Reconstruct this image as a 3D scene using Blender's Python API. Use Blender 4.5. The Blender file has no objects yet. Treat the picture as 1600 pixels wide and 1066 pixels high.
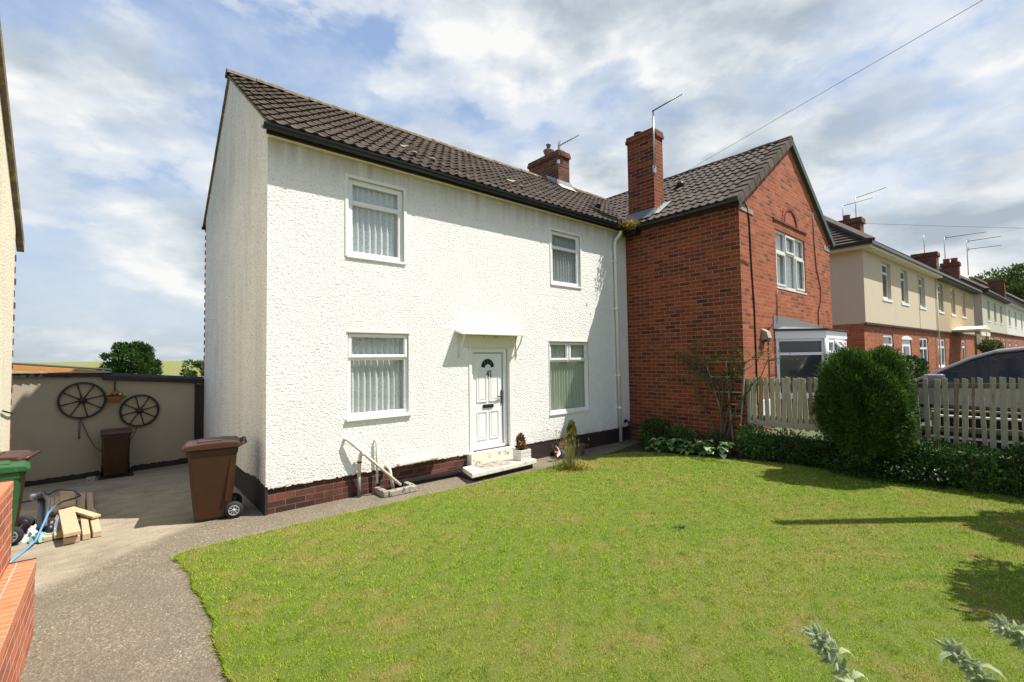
import bpy, bmesh, math, random
import numpy as np
from mathutils import Vector, Matrix, Euler
random.seed(7); rng = np.random.default_rng(7)
R = math.radians
S = bpy.context.scene
COL = S.collection

# ------------------------------------------------------------------ camera
cam_d = bpy.data.cameras.new('camera'); cam = bpy.data.objects.new('camera', cam_d); COL.objects.link(cam)
S.camera = cam
YAW, PITCH, ROLL = 0.709217, 0.0394668, -0.0147093
F_ = Vector((math.sin(YAW)*math.cos(PITCH), math.cos(YAW)*math.cos(PITCH), math.sin(PITCH)))
Rt = Vector((math.cos(YAW), -math.sin(YAW), 0)); Up = Rt.cross(F_)
R2 = math.cos(ROLL)*Rt + math.sin(ROLL)*Up; U2 = -math.sin(ROLL)*Rt + math.cos(ROLL)*Up
cam.matrix_world = Matrix(((R2.x, U2.x, -F_.x, -1.40955), (R2.y, U2.y, -F_.y, -6.23128), (R2.z, U2.z, -F_.z, 1.83198), (0, 0, 0, 1)))
cam_d.sensor_width = 36; cam_d.lens = 725.445/1600*36; cam_d.clip_start = 0.05; cam_d.clip_end = 3000
S.render.resolution_x = 1024; S.render.resolution_y = 682

# ------------------------------------------------------------------ light
SUN = Vector((1.2, -1.0, 2.6)).normalized()
sd = bpy.data.lights.new('sun', 'SUN'); sd.energy = 4.3; sd.angle = R(0.5); sd.color = (1.0, 0.955, 0.875)
so = bpy.data.objects.new('sun', sd); COL.objects.link(so)
so.rotation_euler = SUN.to_track_quat('Z', 'Y').to_euler(); so.location = (20, -20, 40)
S.view_settings.view_transform = 'Standard'; S.view_settings.look = 'None'
S.view_settings.exposure = 0.9; S.view_settings.gamma = 1.0

W = bpy.data.worlds.new('World'); S.world = W; W.use_nodes = True
nt = W.node_tree; nt.nodes.clear()
def N(nt, t, **k):
    n = nt.nodes.new(t)
    for a, b in k.items():
        if a.startswith('i_'): n.inputs[a[2:].replace('_', ' ')].default_value = b
        else: setattr(n, a, b)
    return n
def math_(nt, op, a, b=None, clamp=False):
    n = nt.nodes.new('ShaderNodeMath'); n.operation = op; n.use_clamp = clamp
    for i, v in enumerate((a, b)):
        if v is None: continue
        if isinstance(v, (int, float)): n.inputs[i].default_value = v
        else: nt.links.new(v, n.inputs[i])
    return n.outputs[0]
def ramp(nt, fac, stops, interp='LINEAR'):
    n = nt.nodes.new('ShaderNodeValToRGB'); n.color_ramp.interpolation = interp
    e = n.color_ramp.elements
    while len(e) < len(stops): e.new(0.5)
    for el, (p, c) in zip(e, stops):
        el.position = p; el.color = (c, c, c, 1) if isinstance(c, (int, float)) else (*c, 1)
    nt.links.new(fac, n.inputs[0]); return n.outputs[0]
def mixc(nt, fac, a, b, mode='MIX'):
    n = nt.nodes.new('ShaderNodeMix'); n.data_type = 'RGBA'; n.blend_type = mode
    def put(s, v):
        if isinstance(v, (int, float)): s.default_value = v
        elif isinstance(v, tuple): s.default_value = (*v, 1)
        else: nt.links.new(v, s)
    put(n.inputs[0], fac); put(n.inputs[6], a); put(n.inputs[7], b); return n.outputs[2]
sky = N(nt, 'ShaderNodeTexSky', sky_type='NISHITA', sun_disc=False, sun_elevation=math.asin(SUN.z), sun_rotation=math.atan2(SUN.x, SUN.y),
        air_density=1.2, dust_density=1.5, ozone_density=1.5)
tc = N(nt, 'ShaderNodeTexCoord'); sep = N(nt, 'ShaderNodeSeparateXYZ'); nt.links.new(tc.outputs['Generated'], sep.inputs[0])
def noise(nt, vec, scale, detail=6, rough=0.55, dist=0.0, off=None):
    if off:
        m = N(nt, 'ShaderNodeMapping'); m.inputs['Location'].default_value = off; nt.links.new(vec, m.inputs[0]); vec = m.outputs[0]
    n = N(nt, 'ShaderNodeTexNoise'); n.inputs['Scale'].default_value = scale; n.inputs['Detail'].default_value = detail
    n.inputs['Roughness'].default_value = rough; n.inputs['Distortion'].default_value = dist
    nt.links.new(vec, n.inputs['Vector']); return n.outputs['Fac']
# clouds on the sky sphere: heights stretched so that the banks lie flat; puffs come from rounded cells
zu = math_(nt, 'MAXIMUM', sep.outputs[2], 0.0)
cmb = N(nt, 'ShaderNodeCombineXYZ'); nt.links.new(sep.outputs[0], cmb.inputs[0]); nt.links.new(sep.outputs[1], cmb.inputs[1])
nt.links.new(math_(nt, 'MULTIPLY', math_(nt, 'POWER', zu, 0.85), 2.1), cmb.inputs[2])
def puffs(vec, off):
    m = N(nt, 'ShaderNodeMapping'); m.inputs['Location'].default_value = off; nt.links.new(vec, m.inputs[0])
    w = N(nt, 'ShaderNodeTexNoise'); w.inputs['Scale'].default_value = 5; w.inputs['Detail'].default_value = 5; w.inputs['Roughness'].default_value = 0.6; nt.links.new(m.outputs[0], w.inputs['Vector'])
    va = N(nt, 'ShaderNodeVectorMath'); va.operation = 'MULTIPLY_ADD'; va.inputs[1].default_value = (0.22,)*3
    nt.links.new(w.outputs['Color'], va.inputs[0]); nt.links.new(m.outputs[0], va.inputs[2])
    out = None
    for sc, wt in ((2.6, 0.60), (7.0, 0.20), (16, 0.09)):
        v = N(nt, 'ShaderNodeTexVoronoi'); v.feature = 'F1'; v.inputs['Scale'].default_value = sc; nt.links.new(va.outputs[0], v.inputs['Vector'])
        q = math_(nt, 'MULTIPLY', math_(nt, 'SUBTRACT', 0.75, v.outputs['Distance']), wt); out = q if out is None else math_(nt, 'ADD', out, q)
    return out
P0 = (2.1, 4.4, 0.3)
pf = puffs(cmb.outputs[0], P0); pf2 = puffs(cmb.outputs[0], (P0[0]-0.035, P0[1]+0.03, P0[2]-0.075))
cover = noise(nt, cmb.outputs[0], 1.5, 5, 0.5, 0.0, (6.2, 3.1, 1.0))
wisp = noise(nt, cmb.outputs[0], 3.6, 10, 0.6, 0.2, (1.3, 7.7, 0))
bias = math_(nt, 'MULTIPLY', math_(nt, 'SUBTRACT', sep.outputs[0], 0.20), 0.26)
dens = math_(nt, 'ADD', math_(nt, 'ADD', math_(nt, 'MULTIPLY', pf, 0.75), math_(nt, 'MULTIPLY', cover, 0.9)), math_(nt, 'ADD', bias, math_(nt, 'MULTIPLY', wisp, 0.35)))
mask = ramp(nt, dens, [(0.68, 0.0), (0.78, 0.55), (0.90, 1.0)], 'EASE')
lit = math_(nt, 'MULTIPLY', math_(nt, 'SUBTRACT', pf, pf2), 3.0)
shade = math_(nt, 'ADD', lit, math_(nt, 'ADD', 0.55, math_(nt, 'MULTIPLY', math_(nt, 'SUBTRACT', 0.98, dens), 1.1)))
ccol = ramp(nt, shade, [(0.15, (2.9, 3.35, 3.85)), (0.45, (3.9, 4.3, 4.7)), (0.72, (5.0, 5.3, 5.55)), (1.0, (6.3, 6.3, 6.25))])
veil = ramp(nt, wisp, [(0.40, 0.0), (0.70, 0.75)])
zramp = ramp(nt, sep.outputs[2], [(0.0, (3.5, 4.1, 4.8)), (0.30, (2.7, 3.7, 5.4)), (1.0, (1.8, 2.8, 5.1))])
blue = mixc(nt, 0.72, sky.outputs[0], zramp)
blue = mixc(nt, veil, blue, (4.9, 5.4, 6.0))
cmix = mixc(nt, mask, blue, ccol)
bg = N(nt, 'ShaderNodeBackground'); bg.inputs['Strength'].default_value = 0.082; nt.links.new(cmix, bg.inputs['Color'])
wo = N(nt, 'ShaderNodeOutputWorld'); nt.links.new(bg.outputs[0], wo.inputs[0])

# ------------------------------------------------------------------ materials
MATS = {}
def newmat(name):
    m = bpy.data.materials.new(name); m.use_nodes = True; t = m.node_tree; t.nodes.clear()
    o = N(t, 'ShaderNodeOutputMaterial'); p = N(t, 'ShaderNodeBsdfPrincipled'); t.links.new(p.outputs[0], o.inputs[0])
    MATS[name] = m; return m, t, p, o
def uvn(t): return N(t, 'ShaderNodeUVMap').outputs[0]
def objc(t): return N(t, 'ShaderNodeNewGeometry').outputs['Position']
def bump(t, p, h, dist=0.01, strength=1.0):
    b = N(t, 'ShaderNodeBump'); b.inputs['Distance'].default_value = dist; b.inputs['Strength'].default_value = strength
    t.links.new(h, b.inputs['Height']); t.links.new(b.outputs[0], p.inputs['Normal'])
def plain(name, col, rough=0.6, var=0.15, scale=8.0, metal=0.0, bmp=0.0, spec=0.4, dirt=None):
    m, t, p, o = newmat(name); g = objc(t)
    n = noise(t, g, scale, 5, 0.6)
    c = mixc(t, n, tuple(x*(1-var) for x in col), tuple(min(1, x*(1+var)) for x in col))
    if dirt:
        d = ramp(t, noise(t, g, dirt[1], 6, 0.65, 0, (5, 3, 1)), [(dirt[2], 0.0), (dirt[2]+0.14, 1.0)])
        c = mixc(t, d, c, dirt[0])
    t.links.new(c, p.inputs['Base Color']); p.inputs['Roughness'].default_value = rough; p.inputs['Metallic'].default_value = metal
    p.inputs['Specular IOR Level'].default_value = spec
    if bmp: bump(t, p, noise(t, g, scale*6, 4, 0.6), bmp)
    return m

def worn_mat(name, col, bare, lo, streak=(14, 14, 2.2)):
    m, t, p, o = newmat(name); g = objc(t); mp = N(t, 'ShaderNodeMapping'); mp.inputs['Scale'].default_value = streak; t.links.new(g, mp.inputs[0])
    n = noise(t, mp.outputs[0], 3.0, 8, 0.7); f = ramp(t, n, [(lo, 0.0), (lo+0.10, 1.0)])
    c = mixc(t, f, mixc(t, noise(t, g, 9, 5, 0.6), tuple(x*0.8 for x in col), col), bare); c = mixc(t, ramp(t, noise(t, g, 3.5, 4, 0.6, 0, (2, 2, 2)), [(0.5, 0.0), (0.75, 0.5)]), c, (0.16, 0.17, 0.09))
    t.links.new(c, p.inputs['Base Color']); p.inputs['Roughness'].default_value = 0.9; bump(t, p, n, 0.006)
def render_mat(name, base, dark, streak, top_dirt=0.0, pebble=1.0):
    """painted roughcast: coarse cast pebbles, mottled paint, dirt streaks that run down from the eaves"""
    m, t, p, o = newmat(name); g = objc(t)
    v = N(t, 'ShaderNodeTexVoronoi'); v.inputs['Scale'].default_value = 41; v.inputs['Randomness'].default_value = 1.0
    nz = N(t, 'ShaderNodeTexNoise'); nz.inputs['Scale'].default_value = 18; nz.inputs['Detail'].default_value = 2
    t.links.new(g, nz.inputs['Vector'])
    va = N(t, 'ShaderNodeVectorMath'); va.operation = 'MULTIPLY_ADD'; va.inputs[1].default_value = (0.02,)*3
    t.links.new(nz.outputs['Color'], va.inputs[0]); t.links.new(g, va.inputs[2]); t.links.new(va.outputs[0], v.inputs['Vector'])
    h1 = math_(t, 'SUBTRACT', 1.0, v.outputs['Distance'])
    h2 = noise(t, g, 48, 2, 0.6); h3 = noise(t, g, 25, 3, 0.6)
    h = math_(t, 'ADD', math_(t, 'MULTIPLY', h1, 0.55), math_(t, 'ADD', math_(t, 'MULTIPLY', h2, 0.5), math_(t, 'MULTIPLY', h3, 0.9)))
    bump(t, p, h, 0.0115*pebble, 0.85)
    v2 = N(t, 'ShaderNodeTexVoronoi'); v2.inputs['Scale'].default_value = 52; t.links.new(va.outputs[0], v2.inputs['Vector'])
    mot = ramp(t, noise(t, g, 2.2, 6, 0.65), [(0.38, 0.0), (0.72, 1.0)])
    c = mixc(t, math_(t, 'MULTIPLY', mot, 0.25), base, dark)
    mp = N(t, 'ShaderNodeMapping'); mp.inputs['Scale'].default_value = (3.2, 3.2, 0.35); t.links.new(g, mp.inputs[0])
    st = ramp(t, noise(t, mp.outputs[0], 1.0, 7, 0.65, 0.3), [(0.50, 0.0), (0.72, 1.0)])
    c = mixc(t, math_(t, 'MULTIPLY', st, streak), c, dark)
    if top_dirt:
        s2 = N(t, 'ShaderNodeSeparateXYZ'); t.links.new(g, s2.inputs[0])
        td = math_(t, 'MULTIPLY', math_(t, 'SUBTRACT', s2.outputs[2], 4.10), 1.6, True)
        td = math_(t, 'MULTIPLY', td, ramp(t, noise(t, mp.outputs[0], 2.0, 6, 0.6, 0, (3, 3, 3)), [(0.25, 0.2), (0.7, 1.0)]))
        c = mixc(t, math_(t, 'MULTIPLY', td, top_dirt), c, (0.26, 0.21, 0.14))
    if top_dirt > 0.5:
        s4 = N(t, 'ShaderNodeSeparateXYZ'); t.links.new(g, s4.inputs[0])
        ld = math_(t, 'MULTIPLY', math_(t, 'SUBTRACT', 0.62, s4.outputs[2]), 2.6, True)
        ld = math_(t, 'MULTIPLY', ld, ramp(t, noise(t, g, 5.0, 7, 0.7, 0, (1, 6, 3)), [(0.40, 0.0), (0.66, 1.0)]))
        c = mixc(t, math_(t, 'MULTIPLY', ld, 0.55), c, (0.34, 0.29, 0.21))
    gap_shade = ramp(t, v.outputs['Distance'], [(0.62, 0.0), (0.85, 1.0)])  # tiny shadows in the gaps between pebbles, put into the colour
    c = mixc(t, math_(t, 'MULTIPLY', gap_shade, 0.5*max(0, pebble-.3)), c, tuple(x*0.6 for x in dark))
    c = mixc(t, math_(t, 'MULTIPLY', ramp(t, v2.outputs['Color'], [(0.0, 1.0), (0.35, 0.0)]), 0.30*pebble), c, dark)
    t.links.new(c, p.inputs['Base Color']); p.inputs['Roughness'].default_value = 0.85; p.inputs['Specular IOR Level'].default_value = 0.2
    return m
render_mat('roughcast_white', (0.86, 0.85, 0.82), (0.66, 0.64, 0.58), 0.10, 0.9)
render_mat('roughcast_gable', (0.90, 0.87, 0.80), (0.56, 0.52, 0.45), 0.40, 0.3, 1.7)
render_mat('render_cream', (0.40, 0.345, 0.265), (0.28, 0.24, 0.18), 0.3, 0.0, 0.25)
render_mat('render_neighbour', (0.74, 0.69, 0.54), (0.5, 0.45, 0.33), 0.5, 0.0, 0.6)
render_mat('far_cream', (0.60, 0.51, 0.375), (0.50, 0.42, 0.31), 0.3, 0.0, 0.3)
render_mat('far_tan', (0.46, 0.36, 0.23), (0.38, 0.30, 0.19), 0.3, 0.0, 0.3)
render_mat('far_pale', (0.52, 0.51, 0.40), (0.42, 0.40, 0.32), 0.3, 0.0, 0.3)
render_mat('far_white', (0.68, 0.67, 0.60), (0.5, 0.48, 0.42), 0.3, 0.0, 0.3)

def brick_mat(name, cols, mortar, bw=0.235, bh=0.078, ms=0.011, mrough=0.25, bmp=0.006, soot=None, offset=0.5, wear=0.25):
    m, t, p, o = newmat(name); u = uvn(t); g = objc(t)
    wn = N(t, 'ShaderNodeTexNoise'); wn.inputs['Scale'].default_value = 5; wn.inputs['Detail'].default_value = 4; t.links.new(u, wn.inputs['Vector'])
    va = N(t, 'ShaderNodeVectorMath'); va.operation = 'MULTIPLY_ADD'; va.inputs[1].default_value = (0.010,)*3
    t.links.new(wn.outputs['Color'], va.inputs[0]); t.links.new(u, va.inputs[2])
    def bt(c1, c2, mc, bias=0.0):
        b = N(t, 'ShaderNodeTexBrick'); b.offset = offset; b.inputs['Scale'].default_value = 1.0
        b.inputs['Brick Width'].default_value = bw; b.inputs['Row Height'].default_value = bh; b.inputs['Mortar Size'].default_value = ms*0.5
        b.inputs['Mortar Smooth'].default_value = mrough; b.inputs['Bias'].default_value = bias
        b.inputs['Color1'].default_value = (*c1, 1); b.inputs['Color2'].default_value = (*c2, 1); b.inputs['Mortar'].default_value = (*mc, 1)
        t.links.new(va.outputs[0], b.inputs['Vector']); return b
    b = bt((0, 0, 0), (1, 1, 1), (0.5, 0.5, 0.5))
    n = len(cols)
    c = ramp(t, b.outputs['Color'], [((i+0.5)/n, cc) for i, cc in enumerate(cols)])
    pat = noise(t, g, 1.1, 5, 0.6)
    c = mixc(t, ramp(t, pat, [(0.35, 0.0), (0.7, 0.5)]), c, cols[len(cols)//2])
    fn = noise(t, g, 34, 5, 0.7)
    c = mixc(t, math_(t, 'MULTIPLY', ramp(t, fn, [(0.35, 1.0), (0.6, 0.0)]), wear), c, tuple(x*0.45 for x in cols[0]))
    mo = mixc(t, noise(t, g, 9, 4, 0.6), tuple(x*0.55 for x in mortar), tuple(min(1, x*1.2) for x in mortar))
    c = mixc(t, b.outputs['Fac'], c, mo)
    if soot:
        sm = ramp(t, noise(t, g, 1.7, 6, 0.65, 0, (9, 2, 4)), [(soot[1], 0.0), (soot[1]+0.18, 1.0)])
        c = mixc(t, math_(t, 'MULTIPLY', sm, soot[2]), c, soot[0])
    t.links.new(c, p.inputs['Base Color']); p.inputs['Roughness'].default_value = 0.88; p.inputs['Specular IOR Level'].default_value = 0.25
    hh = math_(t, 'ADD', math_(t, 'MULTIPLY', math_(t, 'SUBTRACT', 1.0, b.outputs['Fac']), 1.0), math_(t, 'MULTIPLY', fn, 0.35))
    bump(t, p, hh, bmp)
    return m
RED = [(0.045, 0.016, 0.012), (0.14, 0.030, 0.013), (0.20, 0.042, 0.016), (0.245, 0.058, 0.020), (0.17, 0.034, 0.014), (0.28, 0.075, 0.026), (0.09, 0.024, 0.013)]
brick_mat('brick_red', RED, (0.36, 0.255, 0.17), soot=((0.13, 0.05, 0.03), 0.50, 0.30))  # darker copy of the gable brick; the side wall's shade is in its tone
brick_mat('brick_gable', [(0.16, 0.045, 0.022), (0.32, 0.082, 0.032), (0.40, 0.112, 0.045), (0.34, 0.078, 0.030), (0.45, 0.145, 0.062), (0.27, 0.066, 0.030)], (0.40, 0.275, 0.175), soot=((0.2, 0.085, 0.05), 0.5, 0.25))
brick_mat('brick_chimney', [(0.06, 0.022, 0.015), (0.14, 0.042, 0.022), (0.19, 0.060, 0.030), (0.10, 0.034, 0.022), (0.22, 0.080, 0.042)], (0.34, 0.25, 0.19), soot=((0.07, 0.045, 0.035), 0.47, 0.7))
brick_mat('brick_plinth', [(0.05, 0.025, 0.018), (0.16, 0.045, 0.028), (0.10, 0.04, 0.028), (0.26, 0.075, 0.04), (0.13, 0.05, 0.035)], (0.22, 0.17, 0.14), soot=((0.045, 0.025, 0.02), 0.47, 0.75), bmp=0.012)
brick_mat('brick_new', [(0.34, 0.09, 0.055), (0.48, 0.14, 0.07), (0.52, 0.16, 0.08), (0.42, 0.11, 0.06), (0.30, 0.09, 0.07)], (0.56, 0.46, 0.34), wear=0.35)
brick_mat('brick_coping', [(0.52, 0.17, 0.075), (0.58, 0.20, 0.09), (0.48, 0.15, 0.07)], (0.50, 0.40, 0.28), bw=0.235, bh=0.072, ms=0.010, offset=0.0)
brick_mat('brick_far', [(0.24, 0.07, 0.03), (0.38, 0.12, 0.05), (0.44, 0.15, 0.065), (0.31, 0.09, 0.04)], (0.42, 0.28, 0.2), bw=0.235, bh=0.08, ms=0.010)

def tile_mat(name, a, b, lich):
    m, t, p, o = newmat(name); u = uvn(t); g = objc(t)
    w = N(t, 'ShaderNodeTexWhiteNoise'); w.noise_dimensions = '2D'
    fl = N(t, 'ShaderNodeVectorMath'); fl.operation = 'FLOOR'; dv = N(t, 'ShaderNodeVectorMath'); dv.operation = 'DIVIDE'; dv.inputs[1].default_value = (0.33, 0.30, 1)
    t.links.new(u, dv.inputs[0]); t.links.new(dv.outputs[0], fl.inputs[0]); t.links.new(fl.outputs[0], w.inputs['Vector'])
    c = mixc(t, w.outputs['Value'], a, b)
    c = mixc(t, ramp(t, noise(t, g, 1.5, 5, 0.6), [(0.35, 0.0), (0.7, 0.55)]), c, tuple(x*0.6 for x in a))
    c = mixc(t, ramp(t, noise(t, g, 26, 6, 0.7), [(0.55, 0.0), (0.75, 0.75)]), c, lich)
    t.links.new(c, p.inputs['Base Color']); p.inputs['Roughness'].default_value = 0.9; p.inputs['Specular IOR Level'].default_value = 0.2
    bump(t, p, noise(t, g, 90, 4, 0.7), 0.004)
tile_mat('tile_brown', (0.070, 0.052, 0.041), (0.105, 0.082, 0.066), (0.17, 0.14, 0.105))
tile_mat('tile_grey', (0.080, 0.064, 0.052), (0.118, 0.096, 0.080), (0.16, 0.14, 0.11))
plain('ridge_mortar', (0.15, 0.12, 0.08), 0.95, 0.35, 14, bmp=0.006, dirt=((0.30, 0.24, 0.12), 9, 0.5))
plain('upvc', (0.80, 0.80, 0.79), 0.35, 0.02, 5)
plain('upvc_grubby', (0.66, 0.65, 0.60), 0.45, 0.08, 5, dirt=((0.42, 0.39, 0.33), 6, 0.58))
plain('painted_smooth', (0.78, 0.77, 0.72), 0.6, 0.08, 6, bmp=0.002)
plain('cream_paint', (0.74, 0.69, 0.53), 0.6, 0.10, 6, dirt=((0.34, 0.27, 0.16), 7, 0.60))
plain('step_paint', (0.72, 0.68, 0.55), 0.75, 0.12, 9, bmp=0.004, dirt=((0.20, 0.15, 0.11), 13, 0.54))
plain('concrete_mat', (0.34, 0.30, 0.245), 0.9, 0.3, 14, bmp=0.006, dirt=((0.06, 0.055, 0.045), 10, 0.5))
plain('kerb_stone', (0.38, 0.34, 0.27), 0.9, 0.3, 20, bmp=0.012, dirt=((0.08, 0.07, 0.06), 22, 0.5))
plain('black_plastic', (0.018, 0.019, 0.021), 0.35, 0.2, 10)
plain('gutter_black', (0.012, 0.014, 0.017), 0.28, 0.2, 6)
plain('black_iron', (0.02, 0.017, 0.016), 0.5, 0.3, 16, bmp=0.002)
plain('black_paint', (0.030, 0.022, 0.019), 0.6, 0.35, 12, bmp=0.004)
plain('bin_brown', (0.045, 0.0165, 0.0065), 0.42, 0.10, 5, dirt=((0.070, 0.030, 0.015), 9, 0.60))
plain('bin_brown_lid', (0.062, 0.025, 0.014), 0.42, 0.12, 7, dirt=((0.16, 0.08, 0.055), 12, 0.60))
plain('bin_dark_brown', (0.085, 0.022, 0.014), 0.45, 0.1, 5)
plain('bin_green', (0.020, 0.085, 0.024), 0.42, 0.1, 5, dirt=((0.06, 0.17, 0.07), 11, 0.62))
plain('wood_new', (0.46, 0.34, 0.21), 0.8, 0.28, 16, bmp=0.002, dirt=((0.30, 0.20, 0.12), 9, 0.6))
plain('wood_orange', (0.62, 0.27, 0.07), 0.6, 0.15, 9)
plain('trellis_wood', (0.25, 0.235, 0.175), 0.9, 0.3, 15, bmp=0.003, dirt=((0.12, 0.13, 0.07), 8, 0.5))
plain('wood_grey', (0.15, 0.14, 0.10), 0.9, 0.3, 15, bmp=0.004)
plain('old_stone', (0.07, 0.065, 0.05), 0.95, 0.4, 14, bmp=0.01, dirt=((0.04, 0.06, 0.02), 8, 0.5))
worn_mat('picket_paint', (0.42, 0.385, 0.28), (0.16, 0.13, 0.09), 0.56)
worn_mat('picket_bare', (0.30, 0.25, 0.16), (0.13, 0.10, 0.065), 0.50)
plain('lead', (0.17, 0.18, 0.175), 0.55, 0.2, 10, metal=0.2, bmp=0.003)
plain('lead_bright', (0.36, 0.36, 0.36), 0.6, 0.35, 9, metal=0.1, dirt=((0.6, 0.6, 0.6), 12, 0.55))
plain('galv', (0.42, 0.42, 0.42), 0.4, 0.15, 20, metal=0.7)
plain('dark_metal', (0.07, 0.065, 0.06), 0.5, 0.2, 20, metal=0.4)
plain('pot_clay', (0.36, 0.12, 0.07), 0.8, 0.2, 12)
plain('cement_flaunch', (0.36, 0.32, 0.24), 0.9, 0.2, 12, bmp=0.005)
plain('white_pipe', (0.66, 0.58, 0.50), 0.55, 0.12, 12, dirt=((0.30, 0.20, 0.14), 20, 0.60))
plain('pipe_white', (0.74, 0.73, 0.69), 0.5, 0.06, 12, dirt=((0.38, 0.36, 0.30), 9, 0.62))
plain('asphalt', (0.05, 0.05, 0.05), 0.9, 0.2, 30)
plain('soil', (0.055, 0.036, 0.022), 0.95, 0.4, 18, bmp=0.015)
plain('bark', (0.10, 0.075, 0.05), 0.9, 0.35, 24, bmp=0.006)
plain('car_paint', (0.40, 0.36, 0.36), 0.28, 0.02, 2, metal=0.65)
plain('tyre', (0.02, 0.02, 0.021), 0.8, 0.2, 20)
plain('wheel_grey', (0.45, 0.45, 0.46), 0.35, 0.1, 10, metal=0.4)
plain('hose_blue', (0.12, 0.27, 0.55), 0.35, 0.05, 10)
plain('rope_grey', (0.16, 0.14, 0.11), 0.8, 0.2, 30)
plain('flag_red', (0.60, 0.06, 0.07), 0.6, 0.05, 10)
plain('flag_white', (0.80, 0.80, 0.80), 0.6, 0.03, 10)
plain('flag_blue', (0.05, 0.09, 0.36), 0.6, 0.05, 10)
plain('tarp_grey', (0.26, 0.27, 0.30), 0.6, 0.25, 14)
plain('junk_teal', (0.20, 0.36, 0.32), 0.6, 0.2, 14)
plain('flower_orange', (0.85, 0.28, 0.03), 0.6, 0.2, 30)
plain('flower_yellow', (0.85, 0.62, 0.05), 0.6, 0.1, 30)
plain('flower_red', (0.6, 0.03, 0.02), 0.6, 0.1, 30)
plain('flower_white', (0.75, 0.72, 0.70), 0.6, 0.1, 30)
plain('brick_dark_red', (0.14, 0.03, 0.02), 0.9, 0.4, 14, bmp=0.01, dirt=((0.30, 0.09, 0.06), 12, 0.52))
plain('door_white', (0.82, 0.82, 0.80), 0.32, 0.015, 3)
plain('verge_green', (0.05, 0.075, 0.06), 0.6, 0.3, 10)
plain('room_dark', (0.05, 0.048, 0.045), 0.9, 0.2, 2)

def glass(name, tint=(0.9, 0.93, 0.93), refl=0.08, edge=0.92):
    m, t, p, o = newmat(name); t.nodes.remove(p)
    tr = N(t, 'ShaderNodeBsdfTransparent'); tr.inputs[0].default_value = (*tint, 1)
    gl = N(t, 'ShaderNodeBsdfGlossy'); gl.inputs['Roughness'].default_value = 0.02; gl.inputs['Color'].default_value = (0.95, 0.97, 1, 1)
    ge = N(t, 'ShaderNodeNewGeometry'); dt = N(t, 'ShaderNodeVectorMath'); dt.operation = 'DOT_PRODUCT'
    t.links.new(ge.outputs['Incoming'], dt.inputs[0]); t.links.new(ge.outputs['Normal'], dt.inputs[1])
    k5 = math_(t, 'POWER', math_(t, 'SUBTRACT', 1.0, math_(t, 'ABSOLUTE', dt.outputs['Value'])), 5.0)
    f2 = math_(t, 'ADD', math_(t, 'MULTIPLY', k5, edge), refl, True)
    mx = N(t, 'ShaderNodeMixShader'); t.links.new(f2, mx.inputs[0]); t.links.new(tr.outputs[0], mx.inputs[1]); t.links.new(gl.outputs[0], mx.inputs[2])
    t.links.new(mx.outputs[0], o.inputs[0]); return m
glass('glass', (0.93, 0.96, 0.95))
glass('glass_tinted', (0.35, 0.38, 0.38))
glass('glass_car', (0.16, 0.165, 0.16), 0.035, 0.45)
m, t, p, o = newmat('glass_dark'); p.inputs['Base Color'].default_value = (0.03, 0.035, 0.037, 1); p.inputs['Roughness'].default_value = 0.06; p.inputs['Specular IOR Level'].default_value = 0.7
m, t, p, o = newmat('car_glass'); p.inputs['Base Color'].default_value = (0.010, 0.010, 0.011, 1); p.inputs['Roughness'].default_value = 0.05; p.inputs['Specular IOR Level'].default_value = 0.16
m, t, p, o = newmat('glass_grey'); p.inputs['Base Color'].default_value = (0.035, 0.040, 0.040, 1); p.inputs['Roughness'].default_value = 0.08; p.inputs['Specular IOR Level'].default_value = 0.8

def net_mat(name, col, cover, lace=True, hem=None):
    """sheer curtain: woven lace that lets part of the room show; open cut-outs along the hem"""
    m, t, p, o = newmat(name); u = uvn(t)
    p.inputs['Base Color'].default_value = (*col, 1); p.inputs['Roughness'].default_value = 0.9
    tr = N(t, 'ShaderNodeBsdfTransparent'); tl = N(t, 'ShaderNodeBsdfTranslucent'); tl.inputs[0].default_value = (*col, 1)
    a1 = N(t, 'ShaderNodeMixShader'); a1.inputs[0].default_value = 0.3; t.links.new(p.outputs[0], a1.inputs[1]); t.links.new(tl.outputs[0], a1.inputs[2])
    mx = N(t, 'ShaderNodeMixShader')
    n = noise(t, u, 34, 4, 0.6)
    f = ramp(t, n, [(0.40, cover-0.16 if lace else cover), (0.60, cover+0.08)])
    if hem is not None:
        s3 = N(t, 'ShaderNodeSeparateXYZ'); t.links.new(u, s3.inputs[0])
        band = ramp(t, s3.outputs[1], [(hem+0.03, 0.0), (hem+0.05, 1.0), (hem+0.20, 1.0), (hem+0.24, 0.0)])
        vo = N(t, 'ShaderNodeTexVoronoi'); vo.inputs['Scale'].default_value = 13; t.links.new(u, vo.inputs['Vector'])
        hole = math_(t, 'MULTIPLY', band, ramp(t, vo.outputs['Distance'], [(0.22, 1.0), (0.30, 0.0)]))
        f = math_(t, 'MULTIPLY', f, math_(t, 'SUBTRACT', 1.0, math_(t, 'MULTIPLY', hole, 0.8)))
    t.links.new(f, mx.inputs[0]); t.links.new(tr.outputs[0], mx.inputs[1]); t.links.new(a1.outputs[0], mx.inputs[2])
    t.links.new(mx.outputs[0], o.inputs[0])
net_mat('net_lace', (0.90, 0.91, 0.90), 0.97)
net_mat('net_hem', (0.92, 0.93, 0.91), 0.97, True, 1.10)
net_mat('net_plain', (0.66, 0.70, 0.70), 0.86)
net_mat('blind_green', (0.66, 0.72, 0.58), 0.97, False)

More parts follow.
